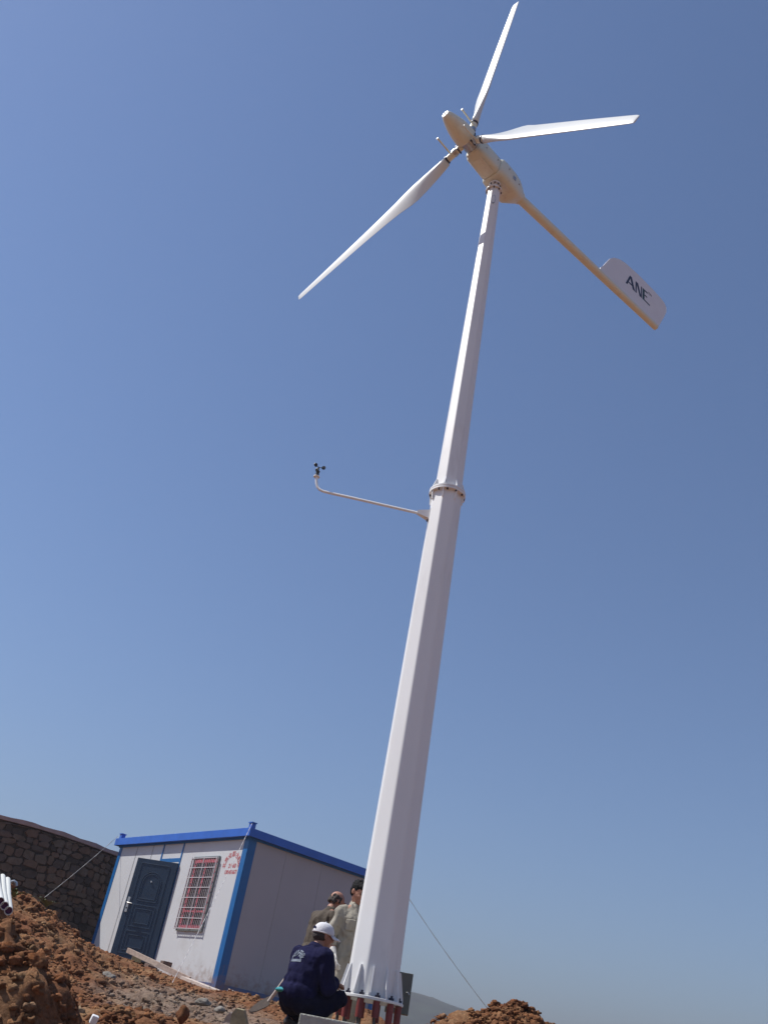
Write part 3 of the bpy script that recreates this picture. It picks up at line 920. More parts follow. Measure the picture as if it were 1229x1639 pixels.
# ropes that hold the cabin down
def hw(x, y, z): # house local -> world
    return HC + Matrix.Rotation(YAW, 3, 'Z') @ Vector((x, y, z))
def sag(a, b, n=14, s=.02):
    return [a.lerp(b, t / n) - Vector((0, 0, s * 4 * (t / n) * (1 - t / n))) for t in range(n + 1)]
pA = hw(-.10, -.10, HH + .24); gA = at(275, 1578, 16.6); gA.z = gh(gA.x, gA.y) + .02
def rope(a, b, rad, n, s, twist, ply=2):
    m = MB()
    base = sag(a, b, n, s)
    d = (b - a).normalized(); x = d.cross(Vector((0, 0, 1))).normalized(); y = d.cross(x)
    for k in range(ply):
        m.tube([p + (x * math.cos(i * twist + k * 2 * PI / ply) + y * math.sin(i * twist + k * 2 * PI / ply)) * rad * .8 for i, p in enumerate(base)], rad, 6)
    return m
tag(rope(pA, gA, .0032, 110, .05, .8).build('tie_down_rope', MT['rope'], None, True), 'white twisted rope from roof corner down across the cabin front', 'rope')
pB = hw(-.10, HW + .10, HH + .22); gB = at(57, 1448, 21.0)
tag(rope(pB, gB, .004, 24, .04, .9).build('tie_down_rope', MT['wire'], None, True), 'grey rope slanting down in front of the dark stone wall', 'rope')
pC = hw(HD + .02, -.08, HH + .22); gC = at(786, 1622, 18.0)
tag(rope(pC, gC, .0040, 24, .06, .9).build('tie_down_rope', MT['darkwire'], None, True), 'thin dark wire slanting to the ground right of the tower', 'wire')

# ------------------------------------------------------------ stone wall
stone = bpy.data.materials.new('rubble_stone'); stone.use_nodes = True
n = stone.node_tree; b = n.nodes['Principled BSDF']; b.inputs['Roughness'].default_value = .9
att = n.nodes.new('ShaderNodeAttribute'); att.attribute_name = 'tone'
rp = n.nodes.new('ShaderNodeValToRGB'); e = rp.color_ramp.elements
e[0].position = 0; e[0].color = (.035, .027, .021, 1); e[1].position = 1; e[1].color = (.115, .088, .068, 1)
for p_, c_ in ((.3, (.08, .062, .052)), (.55, (.115, .07, .045)), (.8, (.10, .078, .058))):
    k = e.new(p_); k.color = (*c_, 1)
n.links.new(att.outputs['Fac'], rp.inputs[0])
tn_ = n.nodes.new('ShaderNodeTexNoise'); tn_.inputs['Scale'].default_value = 7; tn_.inputs['Detail'].default_value = 8
g_ = n.nodes.new('ShaderNodeNewGeometry'); n.links.new(g_.outputs['Position'], tn_.inputs['Vector'])
mr_ = n.nodes.new('ShaderNodeMapRange'); mr_.inputs['To Min'].default_value = .5; mr_.inputs['To Max'].default_value = 1.5
n.links.new(tn_.outputs[0], mr_.inputs['Value'])
vm = n.nodes.new('ShaderNodeVectorMath'); vm.operation = 'SCALE'
n.links.new(rp.outputs[0], vm.inputs[0]); n.links.new(mr_.outputs[0], vm.inputs['Scale']); n.links.new(vm.outputs[0], b.inputs['Base Color'])
bp = n.nodes.new('ShaderNodeBump'); bp.inputs['Strength'].default_value = .6; bp.inputs['Distance'].default_value = .05
n.links.new(tn_.outputs[0], bp.inputs['Height']); n.links.new(bp.outputs[0], b.inputs['Normal'])
mortar = mat('dark_mortar', (.035, .028, .022), .95, var=.3, vscale=6, bump=.5, bscale=20)
top = [(at(x, y, 16), ) for x, y in ((-260, 1262), (-120, 1280), (-50, 1292), (0, 1302), (60, 1318), (100, 1330), (150, 1349), (192, 1366))]
WT = 3.62
path = []
for (p,) in top:
    q = p * (WT / p.z)
    path.append(Vector((q.x, q.y, 0)))
last = path[-1] + (path[-1] - path[-2]).normalized() * 1.6
path.append(last)
for _k in range(3):
    path = [path[0]] + [(a_ + b_ * 2 + c_) / 4 for a_, b_, c_ in zip(path, path[1:], path[2:])] + [path[-1]]
wall = thing('stone_wall', 'dark rubble stone retaining wall with pale coping left of the cabin', 'stone wall', (path[3].x, path[3].y, 0))
WO = wall.location.copy()
# even resample
seg = []
acc = 0
for a_, b_ in zip(path, path[1:]):
    seg.append((acc, a_, b_, (b_ - a_).length)); acc += (b_ - a_).length
def wp(s):
    for s0, a_, b_, l in seg:
        if s <= s0 + l or (s0, a_, b_, l) == seg[-1]:
            return a_.lerp(b_, (s - s0) / l), (b_ - a_).normalized()
def wnorm(s):
    """smoothed outward normal, towards the camera"""
    d = Vector((0, 0, 0))
    for k in (-1, -.5, 0, .5, 1): d += wp(min(max(s + k, 0), acc))[1]
    d.normalize(); nn = Vector((d.y, -d.x, 0))
    return nn
N_ = int(acc / .25)
bk = MB(); rings = []
cop = MB(); crings = []
for i in range(N_ + 1):
    s = acc * i / N_
    p, d = wp(s); nn = wnorm(s); p = p - WO
    rings.append([p + Vector((0, 0, -.5)), p - nn * .45 + Vector((0, 0, -.5)), p - nn * .45 + Vector((0, 0, WT - .09)), p + Vector((0, 0, WT - .09))])
    z0, z1 = WT - .088, WT + .0 + .012 * math.sin(i * 1.7)
    crings.append([p + nn * .09 + Vector((0, 0, z0)), p - nn * .5 + Vector((0, 0, z0)), p - nn * .5 + Vector((0, 0, z1)), p + nn * .09 + Vector((0, 0, z1))])
bk.loft(rings).build('wall_core', mortar, wall)
cop.loft(crings).build('coping', mat('pinkish_coping', (.30, .22, .21), .85, var=.15, vscale=5), wall)
# stones: irregular cells, one mesh (masonry pattern of the wall)
rs = random.Random(5)
bm = bmesh.new()
tone = []
zrow = .0
row = 0
while zrow < WT - .12:
    hrow = rs.uniform(.09, .20)
    if zrow + hrow > WT - .10: hrow = WT - .10 - zrow
    s = rs.uniform(-.2, 0)
    while s < acc:
        l = rs.uniform(.12, .38)
        zo = rs.uniform(-.03, .03)
        cs, cz = s + l / 2, zrow + hrow / 2 + zo
        if 0 < cs < acc:
            p, d = wp(cs); nn = wnorm(cs); p = p - WO
            d = Vector((-nn.y, nn.x, 0))
            nn_pts = rs.randint(6, 8)
            ring0, ring1 = [], []
            rotp = rs.uniform(-.3, .3)
            dep = rs.uniform(.02, .065)
            for k in range(nn_pts):
                a = 2 * PI * (k + rs.uniform(-.25, .25)) / nn_pts
                px_, pz_ = math.cos(a), math.sin(a)
                q = (abs(px_) ** 5 + abs(pz_) ** 5) ** (-1 / 5) * rs.uniform(.90, 1.08)
                dx_, dz_ = px_ * q * l * .53, pz_ * q * hrow * .55
                dz_ += dx_ * rotp * .4
                base_ = p + d * dx_ + Vector((0, 0, min(cz + dz_, WT - .10)))
                ring0.append(bm.verts.new(base_ - nn * .03))
                ring1.append(bm.verts.new(p + d * dx_ * .90 + Vector((0, 0, min(cz + dz_ * .88, WT - .115))) + nn * (dep + rs.uniform(-.01, .01))))
            t = rs.random()
            fs = [bm.faces.new(ring1)]
            for k in range(nn_pts):
                fs.append(bm.faces.new((ring0[k], ring0[(k + 1) % nn_pts], ring1[(k + 1) % nn_pts], ring1[k])))
            tone += [t] * len(fs)
        s += l + .004
    zrow += hrow + .004
    row += 1
me = bpy.data.meshes.new('stonework')
bm.to_mesh(me); bm.free()
att_ = me.attributes.new('tone', 'FLOAT', 'FACE')
att_.data.foreach_set('value', tone)
link_mesh('stonework', me, stone, wall)

# ------------------------------------------------------------ small things on the ground
def plank(name, a, b, wdt, thk, m, label, cat, group=None, up=(0, 0, 1)):
    o = MB().bar(a, b, wdt, thk, up=up, bevel=.004).build(name, MT[m])
    return tag(o, label, cat, group)
p1 = at(205, 1521, 20.2); p2 = at(304, 1568, 18.9)
plank('wooden_plank', p1, p2, .05, .09, 'wood', 'long thin timber propped slanting in front of the navy door', 'plank')
p1 = at(296, 1566, 18.85); p2 = at(374, 1597, 17.9)
plank('wooden_plank', p1, p2, .22, .05, 'palewood', 'pale pinkish board lying at the cabin corner', 'plank')
def block(px, py, Y, size, m, label, cat, name='block', rz=0, dz=0, tilt=0):
    p = at(px, py, Y)
    o = MB().box((0, 0, 0), size, None, .006).build(name, MT[m])
    o.location = p + Vector((0, 0, dz)); o.rotation_euler = (tilt, tilt * .5, rz)
    return tag(o, label, cat)
block(265.5, 1545.5, 19.75, (.20, .12, .14), 'darkbrick', 'dark brown block standing against the white cabin wall', 'block', 'brown_block', YAW)
block(219, 1536, 20.2, (.18, .12, .09), 'stonebit', 'small tan block under the upper end of the timber', 'block', 'tan_block', .3)
block(241, 1549, 19.4, (.22, .14, .09), 'darkbrick', 'dark lump of stone on the doorstep slab', 'stone', 'dark_stone', .8, 0, .2)
st = block(224, 1549, 19.75, (.75, .42, .05), 'concrete', 'flat pale concrete slab used as a step below the door', 'step', 'doorstep_slab', YAW + PI / 2)
block(245, 1557, 19.2, (.16, .10, .03), 'ragblue', 'crumpled blue rag beside the doorstep slab', 'rag', 'blue_rag', .3, 0, .25)
block(371, 1591, 17.7, (.14, .12, .10), 'palewood', 'small pale wooden offcut at the end of the board', 'offcut', 'wooden_offcut', .5, 0, .3)
block(151, 1632, 5.3, (.035, .03, .04), 'paper', 'white foam scrap lying among the red clods', 'scrap', 'foam_scrap', .4, 0, .3)
def slab(pts, Y, thk, m, label, name='slate_slab'):
    w_ = [at(x, y, Y) for x, y in pts]
    c = sum(w_, Vector()) / len(w_)
    o = MB().prism([p - c for p in w_], Vector((.02, thk, .01))).build(name, MT[m])
    o.location = c
    return tag(o, label, 'stone slab')
slab([(366, 1650), (371, 1622), (378, 1614), (390, 1617), (397, 1650)], 11.2, .09, 'stonebit', 'upright yellowish stone slab nearest the crouching man')
slab([(352, 1650), (360, 1630), (368, 1620), (374, 1626), (376, 1650)], 11.5, .08, 'wood', 'leaning brown stone slab left of the yellowish one')
# loose boulders near the crouching man
def rock(px, py, Y, r, m, label, seed):
    bm = bmesh.new(); bmesh.ops.create_icosphere(bm, subdivisions=3, radius=1)
    for v in bm.verts:
        d = mn.noise(v.co * 1.1 + Vector((seed, 0, 0))) * .5 + mn.noise(v.co * 3 + Vector((0, seed, 0))) * .15
        v.co *= (1 + d)
        v.co = Vector((v.co.x * r[0], v.co.y * r[1], v.co.z * r[2]))
    me = bpy.data.meshes.new('rock'); bm.to_mesh(me); bm.free()
    o = link_mesh('rock', me, MT[m], None, 'all'); o.location = at(px, py, Y)
    return tag(o, label, 'rock')
rock(292, 1622, 8.3, (.05, .05, .065), 'clod', 'reddish pointed rock at the edge of the near clods', 2.2)
rock(325, 1604, 12.5, (.09, .08, .04), 'greystone', 'grey stone on the trodden ground before the cabin', 5.2)
rock(352, 1616, 12.0, (.06, .07, .035), 'greystone', 'smaller grey stone right of the trodden ground', 8.4)
rock(170, 1563, 13.0, (.12, .1, .05), 'greystone', 'grey stone half way down the left mound', 11.4)

# shovel lying behind the crouching man
sh = thing('shovel', 'muddy shovel lying blade down left of the crouching man', 'shovel', at(431, 1604, 12.0))
so = sh.location.copy()
MB().tube([at(430, 1603, 12.0) - so, at(447, 1580, 11.9) - so, at(470, 1548, 11.75) - so], .019, 12).build('handle', MT['palewood'], sh, True)
b0, b1 = at(433, 1602, 12.0) - so, at(399, 1618, 12.1) - so
dd = (b1 - b0); up_ = Vector((.15, -.55, .8)).normalized(); sd_ = dd.cross(up_).normalized() * .105
pts = []
for t, wv in ((0, .75), (.08, 1), (.6, .95), (.85, .6), (1, .08)):
    pts.append((b0 + dd * t, wv))
poly = [p - sd_ * wv for p, wv in pts] + [p + sd_ * wv for p, wv in reversed(pts)]
MB().prism(poly, up_ * .012).build('shovel_blade', MT['spade'], sh)

# white plastic pipes on the left bank
def pipe(px, py, qx, qy, label, Y0=7.7, Y1=9.6):
    a, b_ = at(px, py, Y0), at(qx, qy, Y1)
    c = a.copy()
    m = MB(); d = (b_ - a).normalized()
    r0, r1 = .031, .026
    # hollow tube
    x = Vector((0, 0, 1)).cross(d).normalized(); y = d.cross(x)
    def rg(p, r): return [p + (x * math.cos(2 * PI * k / 20) + y * math.sin(2 * PI * k / 20)) * r - c for k in range(20)]
    mid = a.lerp(b_, .5) + Vector((0, 0, -.012))
    m.loft([rg(a, r1), rg(a, r0), rg(mid, r0), rg(b_, r0), rg(b_, r1), rg(mid, r1), rg(a, r1)], cap=False)
    bmesh.ops.remove_doubles(m.bm, verts=m.bm.verts, dist=1e-5)
    o = m.build('plastic_pipe', MT['pipe'], None, True); o.location = c
    ins = MB().tube([a + d * .03 - c, a + d * .04 - c], r1 - .0015, 20).build('bore_shade', MT['boreshade'], o)  # dark disc plugs the bore and stands in for the shade inside
    tag(o, label, 'pipe', 'white pipes piled on the left bank')
pipe(1, 1443, -6, 1392, 'white pipe cut by the left photo edge, leftmost of the pile')
pipe(8, 1450, 4, 1404, 'middle white pipe of the pile on the left bank')
pipe(14.5, 1458, 12, 1409, 'rightmost white pipe of the pile on the left bank')
hk = [at(16, 1415, 9.4), at(19, 1411, 9.4), at(23, 1410, 9.4), at(27, 1413, 9.4), at(27, 1418, 9.4)]
c = hk[0].copy()
o = MB().tube([p - c for p in hk], .012, 8).build('bent_metal_hook', MT['steel'], None, True); o.location = c
tag(o, 'bent grey metal rod sticking up right of the white pipes', 'metal rod')

# weeds at the foot of the wall
def weed(px, py, Y, nleaf, size, label, seed):
    r_ = random.Random(seed); p = at(px, py, Y)
    m = MB()
    for i in range(nleaf):
        a = r_.uniform(0, 6.28); l = size * r_.uniform(.6, 1.1); wd = l * .09
        d = Vector((math.cos(a), math.sin(a), 0)); s_ = Vector((-d.y, d.x, 0))
        prev = None
        for k in range(6):
            t = k / 5
            q = d * l * t * .9 + Vector((0, 0, l * (t * .9 - t * t * .65)))
            ww = wd * (1 - abs(2 * t - .8) * .7) if k < 5 else .001
            cur = (m.bm.verts.new(q - s_ * ww), m.bm.verts.new(q + s_ * ww))
            if prev: m.bm.faces.new((prev[0], prev[1], cur[1], cur[0]))
            prev = cur
    o = m.build('weed', MT['leaf']); o.location = p
    return tag(o, label, 'weed')
MT['leaf'] = mat('green_leaf', (.075, .10, .03), .6, var=.3, vscale=20)
weed(74, 1452, 16.0, 16, .34, 'green leafy weed at the foot of the rope by the stone wall', 3)
weed(22, 1436, 10.6, 12, .22, 'dark grassy weed right behind the white pipes', 5)
weed(338, 1586, 18.3, 26, .16, 'sparse dry grass tuft at the front corner of the cabin', 8)

# ------------------------------------------------------------ people
DG = bpy.context.evaluated_depsgraph_get
def capsule(mb, a, ra, b_, rb, n=14):
    a, b_ = Vector(a), Vector(b_)
    d = (b_ - a); l = d.length
    if l < 1e-6: mb.ball(a, ra); return
    d /= l
    x = Vector((0, 0, 1)).cross(d)
    if x.length < .05: x = Vector((1, 0, 0)).cross(d)
    x.normalize(); y = d.cross(x)
    rings = []
    for k in range(1, 5):
        ph = PI / 2 * (1 - k / 4)
        rings.append((a - d * ra * math.sin(ph), ra * math.cos(ph) if k else .0001))
    for k in range(0, 4):
        ph = PI / 2 * (k / 4)
        rings.append((b_ + d * rb * math.sin(ph), rb * math.cos(ph)))
    mb.loft([[p + (x * math.cos(2 * PI * j / n) + y * math.sin(2 * PI * j / n)) * max(r, .0005) for j in range(n)] for p, r in rings])
def fuse(mb, name, material, parent, voxel=.008, iters=5, wr=0.0, wscale=(9, 9, 5), seed=0):
    """voxel-fuses the collected shapes into one continuous skin"""
    bmesh.ops.recalc_face_normals(mb.bm, faces=mb.bm.faces)
    me = bpy.data.meshes.new('tmp'); mb.bm.to_mesh(me); mb.bm.free()
    o = bpy.data.objects.new('tmp', me); C.objects.link(o)
    r_ = o.modifiers.new('r', 'REMESH'); r_.mode = 'VOXEL'; r_.voxel_size = voxel; r_.adaptivity = 0
    s_ = o.modifiers.new('s', 'SMOOTH'); s_.factor = .5; s_.iterations = iters
    out = bpy.data.meshes.new_from_object(o.evaluated_get(DG()))
    bpy.data.objects.remove(o); bpy.data.meshes.remove(me)
    if wr:
        nv = len(out.vertices)
        co = np.empty(nv * 3); out.vertices.foreach_get('co', co); co = co.reshape(-1, 3)
        no = np.array([v.normal for v in out.vertices])
        dsp = np.empty(nv)
        for i in range(nv):
            q = Vector((co[i, 0] * wscale[0] + seed, co[i, 1] * wscale[1], co[i, 2] * wscale[2]))
            a_ = mn.noise(q)
            b__ = mn.noise(q * 2.3 + Vector((3, 1, 5)))
            dsp[i] = (1 - abs(a_) * 3.2) * .7 + b__ * .6
        co = co + no * (dsp * wr)[:, None]
        out.vertices.foreach_set('co', co.ravel()); out.update()
    out.materials.clear()
    return link_mesh(name, out, material, parent, 'all')
def hand(mb, wrist, d, palm_n, side, curl=.5, k=1.0):
    """palm, four fingers of different length and a thumb leaving the palm's side"""
    d = d.normalized(); pn = (palm_n - d * palm_n.dot(d)).normalized(); sd_ = d.cross(pn).normalized() * side
    c = wrist + d * .05 * k
    m = Matrix((sd_, pn, d)).transposed()
    mb.ball(c, (.040 * k, .015 * k, .050 * k), 14, m)
    capsule(mb, wrist - d * .02, .025 * k, wrist + d * .03 * k, .024 * k)
    for i, (o_, l) in enumerate(((.028, .070), (.010, .078), (-.009, .073), (-.027, .058))):
        b0 = wrist + d * .088 * k + sd_ * o_ * k
        p = b0; ang = curl * .35
        for q, (ll, rr0) in enumerate(((.45, .0088), (.32, .0082), (.23, .0074))):
            dir_ = d * math.cos(ang) + pn * math.sin(ang)
            p2_ = p + dir_ * l * ll * k
            capsule(mb, p, rr0 * k, p2_, (rr0 - .0006) * k, 8)
            p = p2_; ang += curl * .9
    t0 = wrist + d * .03 * k + sd_ * .032 * k
    t1 = t0 + (d * .5 + sd_ * .75 + pn * .35).normalized() * .035 * k
    t2 = t1 + (d * .85 + sd_ * .25 + pn * .5).normalized() * .030 * k
    capsule(mb, t0, .0125 * k, t1, .010 * k, 8); capsule(mb, t1, .010 * k, t2, .0085 * k, 8)
def headparts(mb, hc, M3, neck, k=1.0):
    """M3 columns: right, forward, up of the head"""
    def P(x, y, z): return hc + M3 @ (Vector((x, y, z)) * k)
    def B(c_, r_): mb.ball(P(*c_), tuple(q * k for q in r_), 18, M3)
    B((0, -.012, .030), (.076, .093, .085))
    B((0, .022, -.008), (.066, .070, .082))
    B((0, .036, -.062), (.046, .050, .044))
    B((0, .062, -.088), (.022, .022, .018))
    B((0, .080, .032), (.050, .016, .012))
    B((.030, .070, -.018), (.024, .020, .018)); B((-.030, .070, -.018), (.024, .020, .018))
    capsule(mb, P(0, .090, .020), .008 * k, P(0, .108, -.016), .013 * k, 10)
    B((.012, .098, -.020), (.009, .010, .008)); B((-.012, .098, -.020), (.009, .010, .008))
    B((0, .088, -.045), (.022, .010, .006)); B((0, .087, -.055), (.020, .010, .006))
    for s in (-1, 1):
        mb.ball(P(s * .077, -.008, -.002), (.009 * k, .020 * k, .031 * k), 12, M3 @ Matrix.Rotation(s * .3, 3, 'Z'))
    capsule(mb, neck, .058 * k, P(0, -.020, -.050), .052 * k)
def rotm(yaw=0, pitch=0, roll=0):
    return (Matrix.Rotation(yaw, 3, 'Z') @ Matrix.Rotation(pitch, 3, 'X') @ Matrix.Rotation(roll, 3, 'Y'))
V = Vector
def person(label, loc, az, J, top, trous, head, hair, shoes=True, sleeves=1.0, gloves=False, collar=True, seed=0, curlR=.6, curlL=.6, barefeet=False, longcoat=0, bulk=1.0, wr=.012):
    root = thing('person', label, 'person', loc, -az)    # local +y looks towards azimuth az, +x to the right
    g = {k: V(v) for k, v in J.items()}
    Mh = rotm(*head)
    body = MB()
    headparts(body, g['head'], Mh, g['neck'])
    sp = [(g['pelvis'], (.150, .115, .12)), (g['waist'], (.135, .105, .13)), (g['chest'], (.165, .118, .16))]
    for c_, r_ in sp: body.ball(c_, r_, 18)
    capsule(body, g['chest'], .10, g['neck'], .055)
    for s in 'RL':
        capsule(body, g['neck'] - V((0, 0, .03)), .05, g['sh' + s], .055)
        capsule(body, g['sh' + s], .052, g['el' + s], .040); capsule(body, g['el' + s], .040, g['wr' + s], .026)
        capsule(body, g['hip' + s], .085, g['kn' + s], .056); capsule(body, g['kn' + s], .055, g['an' + s], .038)
        f_ = (g['toe' + s] - g['an' + s]); 
        capsule(body, g['an' + s] - V((0, 0, .02)), .036, g['an' + s] + f_ * .9, .030)
        hd_ = (g['wr' + s] - g['el' + s]).normalized()
        if not (gloves):
            hand(body, g['wr' + s], g.get('hd' + s, hd_), g.get('pn' + s, V((0, 1, 0))), 1 if s == 'L' else -1, curlR if s == 'R' else curlL)
    bo = fuse(body, 'body', MT['skin'], root, .0062, 3)
    # eyes, brows, mouth
    for s in (-1, 1):
        MB().ball(g['head'] + Mh @ V((s * .030, .0855, .016)), (.011, .006, .0065), 10, Mh).build('eye', MT['black'], bo, True)
        MB().ball(g['head'] + Mh @ V((s * .031, .091, .036)), (.018, .006, .004), 10, Mh).build('eyebrow', MT['hair'], bo, True)
    MB().ball(g['head'] + Mh @ V((0, .0965, -.050)), (.019, .004, .0022), 10, Mh).build('mouth', MT['redsleeve'], bo, True)
    if gloves:
        for s in 'RL':
            gm_ = MB(); hd_ = (g['wr' + s] - g['el' + s]).normalized()
            hand(gm_, g['wr' + s], g.get('hd' + s, hd_), g.get('pn' + s, V((0, 1, 0))), 1 if s == 'L' else -1, curlR if s == 'R' else curlL, 1.12)
            capsule(gm_, g['wr' + s] - hd_ * .05, .034, g['wr' + s], .032)
            fuse(gm_, 'glove', MT['glove'], bo, .006, 2)
    # upper garment
    sh_ = MB()
    sh_.ball(g['waist'], (.170 * bulk, .135 * bulk, .16), 20); sh_.ball(g['chest'], (.190 * bulk, .140 * bulk, .18), 20)
    sh_.ball((g['chest'] + g['waist']) / 2, (.180 * bulk, .142 * bulk, .17), 20)
    pl = g['pelvis']
    sh_.ball(pl + (g['waist'] - pl) * .35, (.178 * bulk, .145 * bulk, .12), 20)
    if longcoat: capsule(sh_, pl + V((.07, 0, 0)), .12, pl + V((.07, .0, -longcoat)), .125); capsule(sh_, pl + V((-.07, 0, 0)), .12, pl + V((-.07, .0, -longcoat)), .125)
    capsule(sh_, g['chest'], .13, g['neck'] - V((0, 0, .03)), .075)
    for s in 'RL':
        capsule(sh_, g['chest'] + V((0, 0, .08)), .09, g['sh' + s], .078)
        capsule(sh_, g['sh' + s], .078 * bulk, g['el' + s], .060 * bulk)
        if sleeves > 0:
            e_ = g['el' + s].lerp(g['wr' + s], sleeves)
            capsule(sh_, g['el' + s], .060 * bulk, e_, .047 * bulk)
    so_ = fuse(sh_, 'jacket' if sleeves > .6 else 'shirt', MT[top], bo, .0085, 3, wr, (10, 10, 5), seed)
    if collar:
        cm = MB(); nk = g['neck']; ax_ = (g['head'] - nk).normalized()
        x_ = ax_.cross(V((0, 1, 0))).normalized(); y_ = ax_.cross(x_)
        rg = []
        for (h_, r_) in ((-.045, .085), (.015, .071), (.022, .076), (-.035, .097), (-.045, .085)):
            rg.append([nk + ax_ * h_ + (x_ * math.cos(2 * PI * k / 24) + y_ * math.sin(2 * PI * k / 24)) * r_ for k in range(24)])
        cm.loft(rg, cap=False).build('collar', MT[top], so_, 'all')
    tr = MB()
    tr.ball(pl, (.172, .138, .125), 20)
    for s in 'RL':
        capsule(tr, pl.lerp(g['hip' + s], .9), .115, g['kn' + s], .078)
        capsule(tr, g['kn' + s], .077, g['an' + s] + (g['kn' + s] - g['an' + s]) * .08, .058)
    tro = fuse(tr, 'trousers', MT[trous], bo, .0085, 3, .011, (9, 9, 6), seed + 4)
    if shoes:
        for s in 'RL':
            s1_ = MB(); a_ = g['an' + s] - V((0, 0, .045)); t_ = g['toe' + s]; f_ = (t_ - a_); f_.z = 0; f_.normalize()
            capsule(s1_, a_ - f_ * .035 + V((0, 0, .012)), .042, a_ + f_ * .06 + V((0, 0, .0)), .043)
            capsule(s1_, a_ + f_ * .06, .043, a_ + f_ * .16 + V((0, 0, -.006)), .034)
            fuse(s1_, 'shoe', MT['shoe'], bo, .008, 3)
    hc = g['head']
    if hair == 'full':
        hm2 = MB()
        hm2.ball(hc + Mh @ V((0, -.022, .045)), (.083, .094, .082), 20, Mh)
        hm2.ball(hc + Mh @ V((0, -.050, .0)), (.078, .062, .075), 18, Mh)
        hm2.ball(hc + Mh @ V((0, .050, .075)), (.062, .038, .030), 16, Mh)
        for i in range(40):
            a_ = random.uniform(-1.2, PI + 1.2) ; z_ = random.uniform(.0, .12)
            r_ = .078 * math.sqrt(max(.05, 1 - ((z_ - .04) / .09) ** 2))
            hm2.ball(hc + Mh @ V((math.cos(a_) * r_, -.02 - abs(math.sin(a_)) * r_ * (1 if z_ < .06 else random.choice((1, -1))), z_)), random.uniform(.012, .020), 8)
        fuse(hm2, 'hair', MT['hair'], bo, .007, 2, .003, (40, 40, 40), 2)
    elif hair == 'bald':
        hm2 = MB()
        for i in range(46):
            a_ = R(random.uniform(-200, 20)); z_ = random.uniform(-.045, .045)
            hm2.ball(hc + Mh @ V((math.cos(a_) * .070, -.018 + math.sin(a_) * .078, z_)), (.018, .018, .020), 8)
        fuse(hm2, 'hair', MT['hairthin'], bo, .007, 2, .003, (40, 40, 40), 2)
    elif hair == 'cap':
        hm2 = MB()
        hm2.ball(hc + Mh @ V((0, -.030, .0)), (.079, .080, .055), 18, Mh)
        fuse(hm2, 'hair', MT['hairthin'], bo, .007, 2)
        cp = MB()
        rings_ = []
        for q in range(9):
            ph = q / 8 * PI / 2
            zz = .020 + .105 * math.sin(ph); rr_ = math.cos(ph) ** .75 + .004
            rings_.append([hc + Mh @ V((math.cos(b_) * .091 * rr_, -.008 + math.sin(b_) * .108 * rr_, zz)) for b_ in [2 * PI * j / 28 for j in range(28)]])
        cp.loft(rings_)
        co_ = cp.build('cap', MT['cap'], bo, 'all')
        bm_ = MB(); r0_, r1_ = [], []
        NB = 15
        for side_z in (0, -.006):
            for j in range(NB):
                a_ = PI * (.10 + .80 * j / (NB - 1))
                inn = hc + Mh @ V((math.cos(a_) * .088, -.008 + math.sin(a_) * .104, .028 + side_z))
                outp = hc + Mh @ V((math.cos(a_) * .086, .02 + math.sin(a_) * .165, .010 + side_z - .016 * abs(math.cos(a_)) ** 2))
                (r0_ if side_z == 0 else r1_).append((bm_.bm.verts.new(inn), bm_.bm.verts.new(outp)))
        for rr_ in (r0_, r1_):
            for (a0, a1), (b0_, b1_) in zip(rr_, rr_[1:]): bm_.bm.faces.new((a0, a1, b1_, b0_))
        for (a, b2) in zip(zip(r0_, r0_[1:]), zip(r1_, r1_[1:])):
            bm_.bm.faces.new((a[0][1], a[1][1], b2[1][1], b2[0][1])); bm_.bm.faces.new((a[0][0], a[1][0], b2[1][0], b2[0][0]))
        for q in (0, -1): bm_.bm.faces.new((r0_[q][0], r0_[q][1], r1_[q][1], r1_[q][0]))
        bm_.build('cap_brim', MT['cap'], co_, 'all')
        MB().ball(hc + Mh @ V((0, -.008, .126)), .009, 8).build('cap_button', MT['cap'], co_, True)
        # dark opening at the back above the strap
        op = MB()
        op.prism([hc + Mh @ V((math.cos(b_) * .030, -.108, .050 + math.sin(b_) * .022)) for b_ in [PI * j / 10 for j in range(11)]], Mh @ V((0, -.006, 0)))
        op.build('cap_opening', MT['navy'], co_)
        MB().tube([hc + Mh @ V((math.cos(b_) * .0925, -.008 + math.sin(b_) * .110, .026)) for b_ in [2 * PI * j / 28 for j in range(29)]], .004, 6).build('cap_band', MT['cap'], co_, True)
    return root, bo, so_

# crouching man in navy
J = dict(pelvis=(0, 0, .25), waist=(0, .035, .37), chest=(0, .085, .52), neck=(0, .135, .685), head=(0, .185, .795),
         shR=(.185, .095, .615), shL=(-.185, .095, .615), elR=(.235, .15, .37), elL=(-.22, .25, .40), wrR=(.10, .33, .43), wrL=(-.06, .36, .43),
         hipR=(.095, .02, .22), hipL=(-.095, .02, .22), knR=(.17, .36, .31), knL=(-.16, .40, .33), anR=(.15, .05, .09), anL=(-.14, .10, .09), toeR=(.17, .23, .03), toeL=(-.16, .28, .03),
         hdR=(-.3, .95, .05), pnR=(0, 0, -1), hdL=(.3, .95, .05), pnL=(0, 0, -1))
c_root, c_body, c_jack = person('man in navy jacket and white cap crouching left of the tower foot', (.06, 9.36, .205), R(52), J, 'navy', 'navytr', (R(-14), R(-4), 0), 'cap', sleeves=.92, seed=1, bulk=1.14)
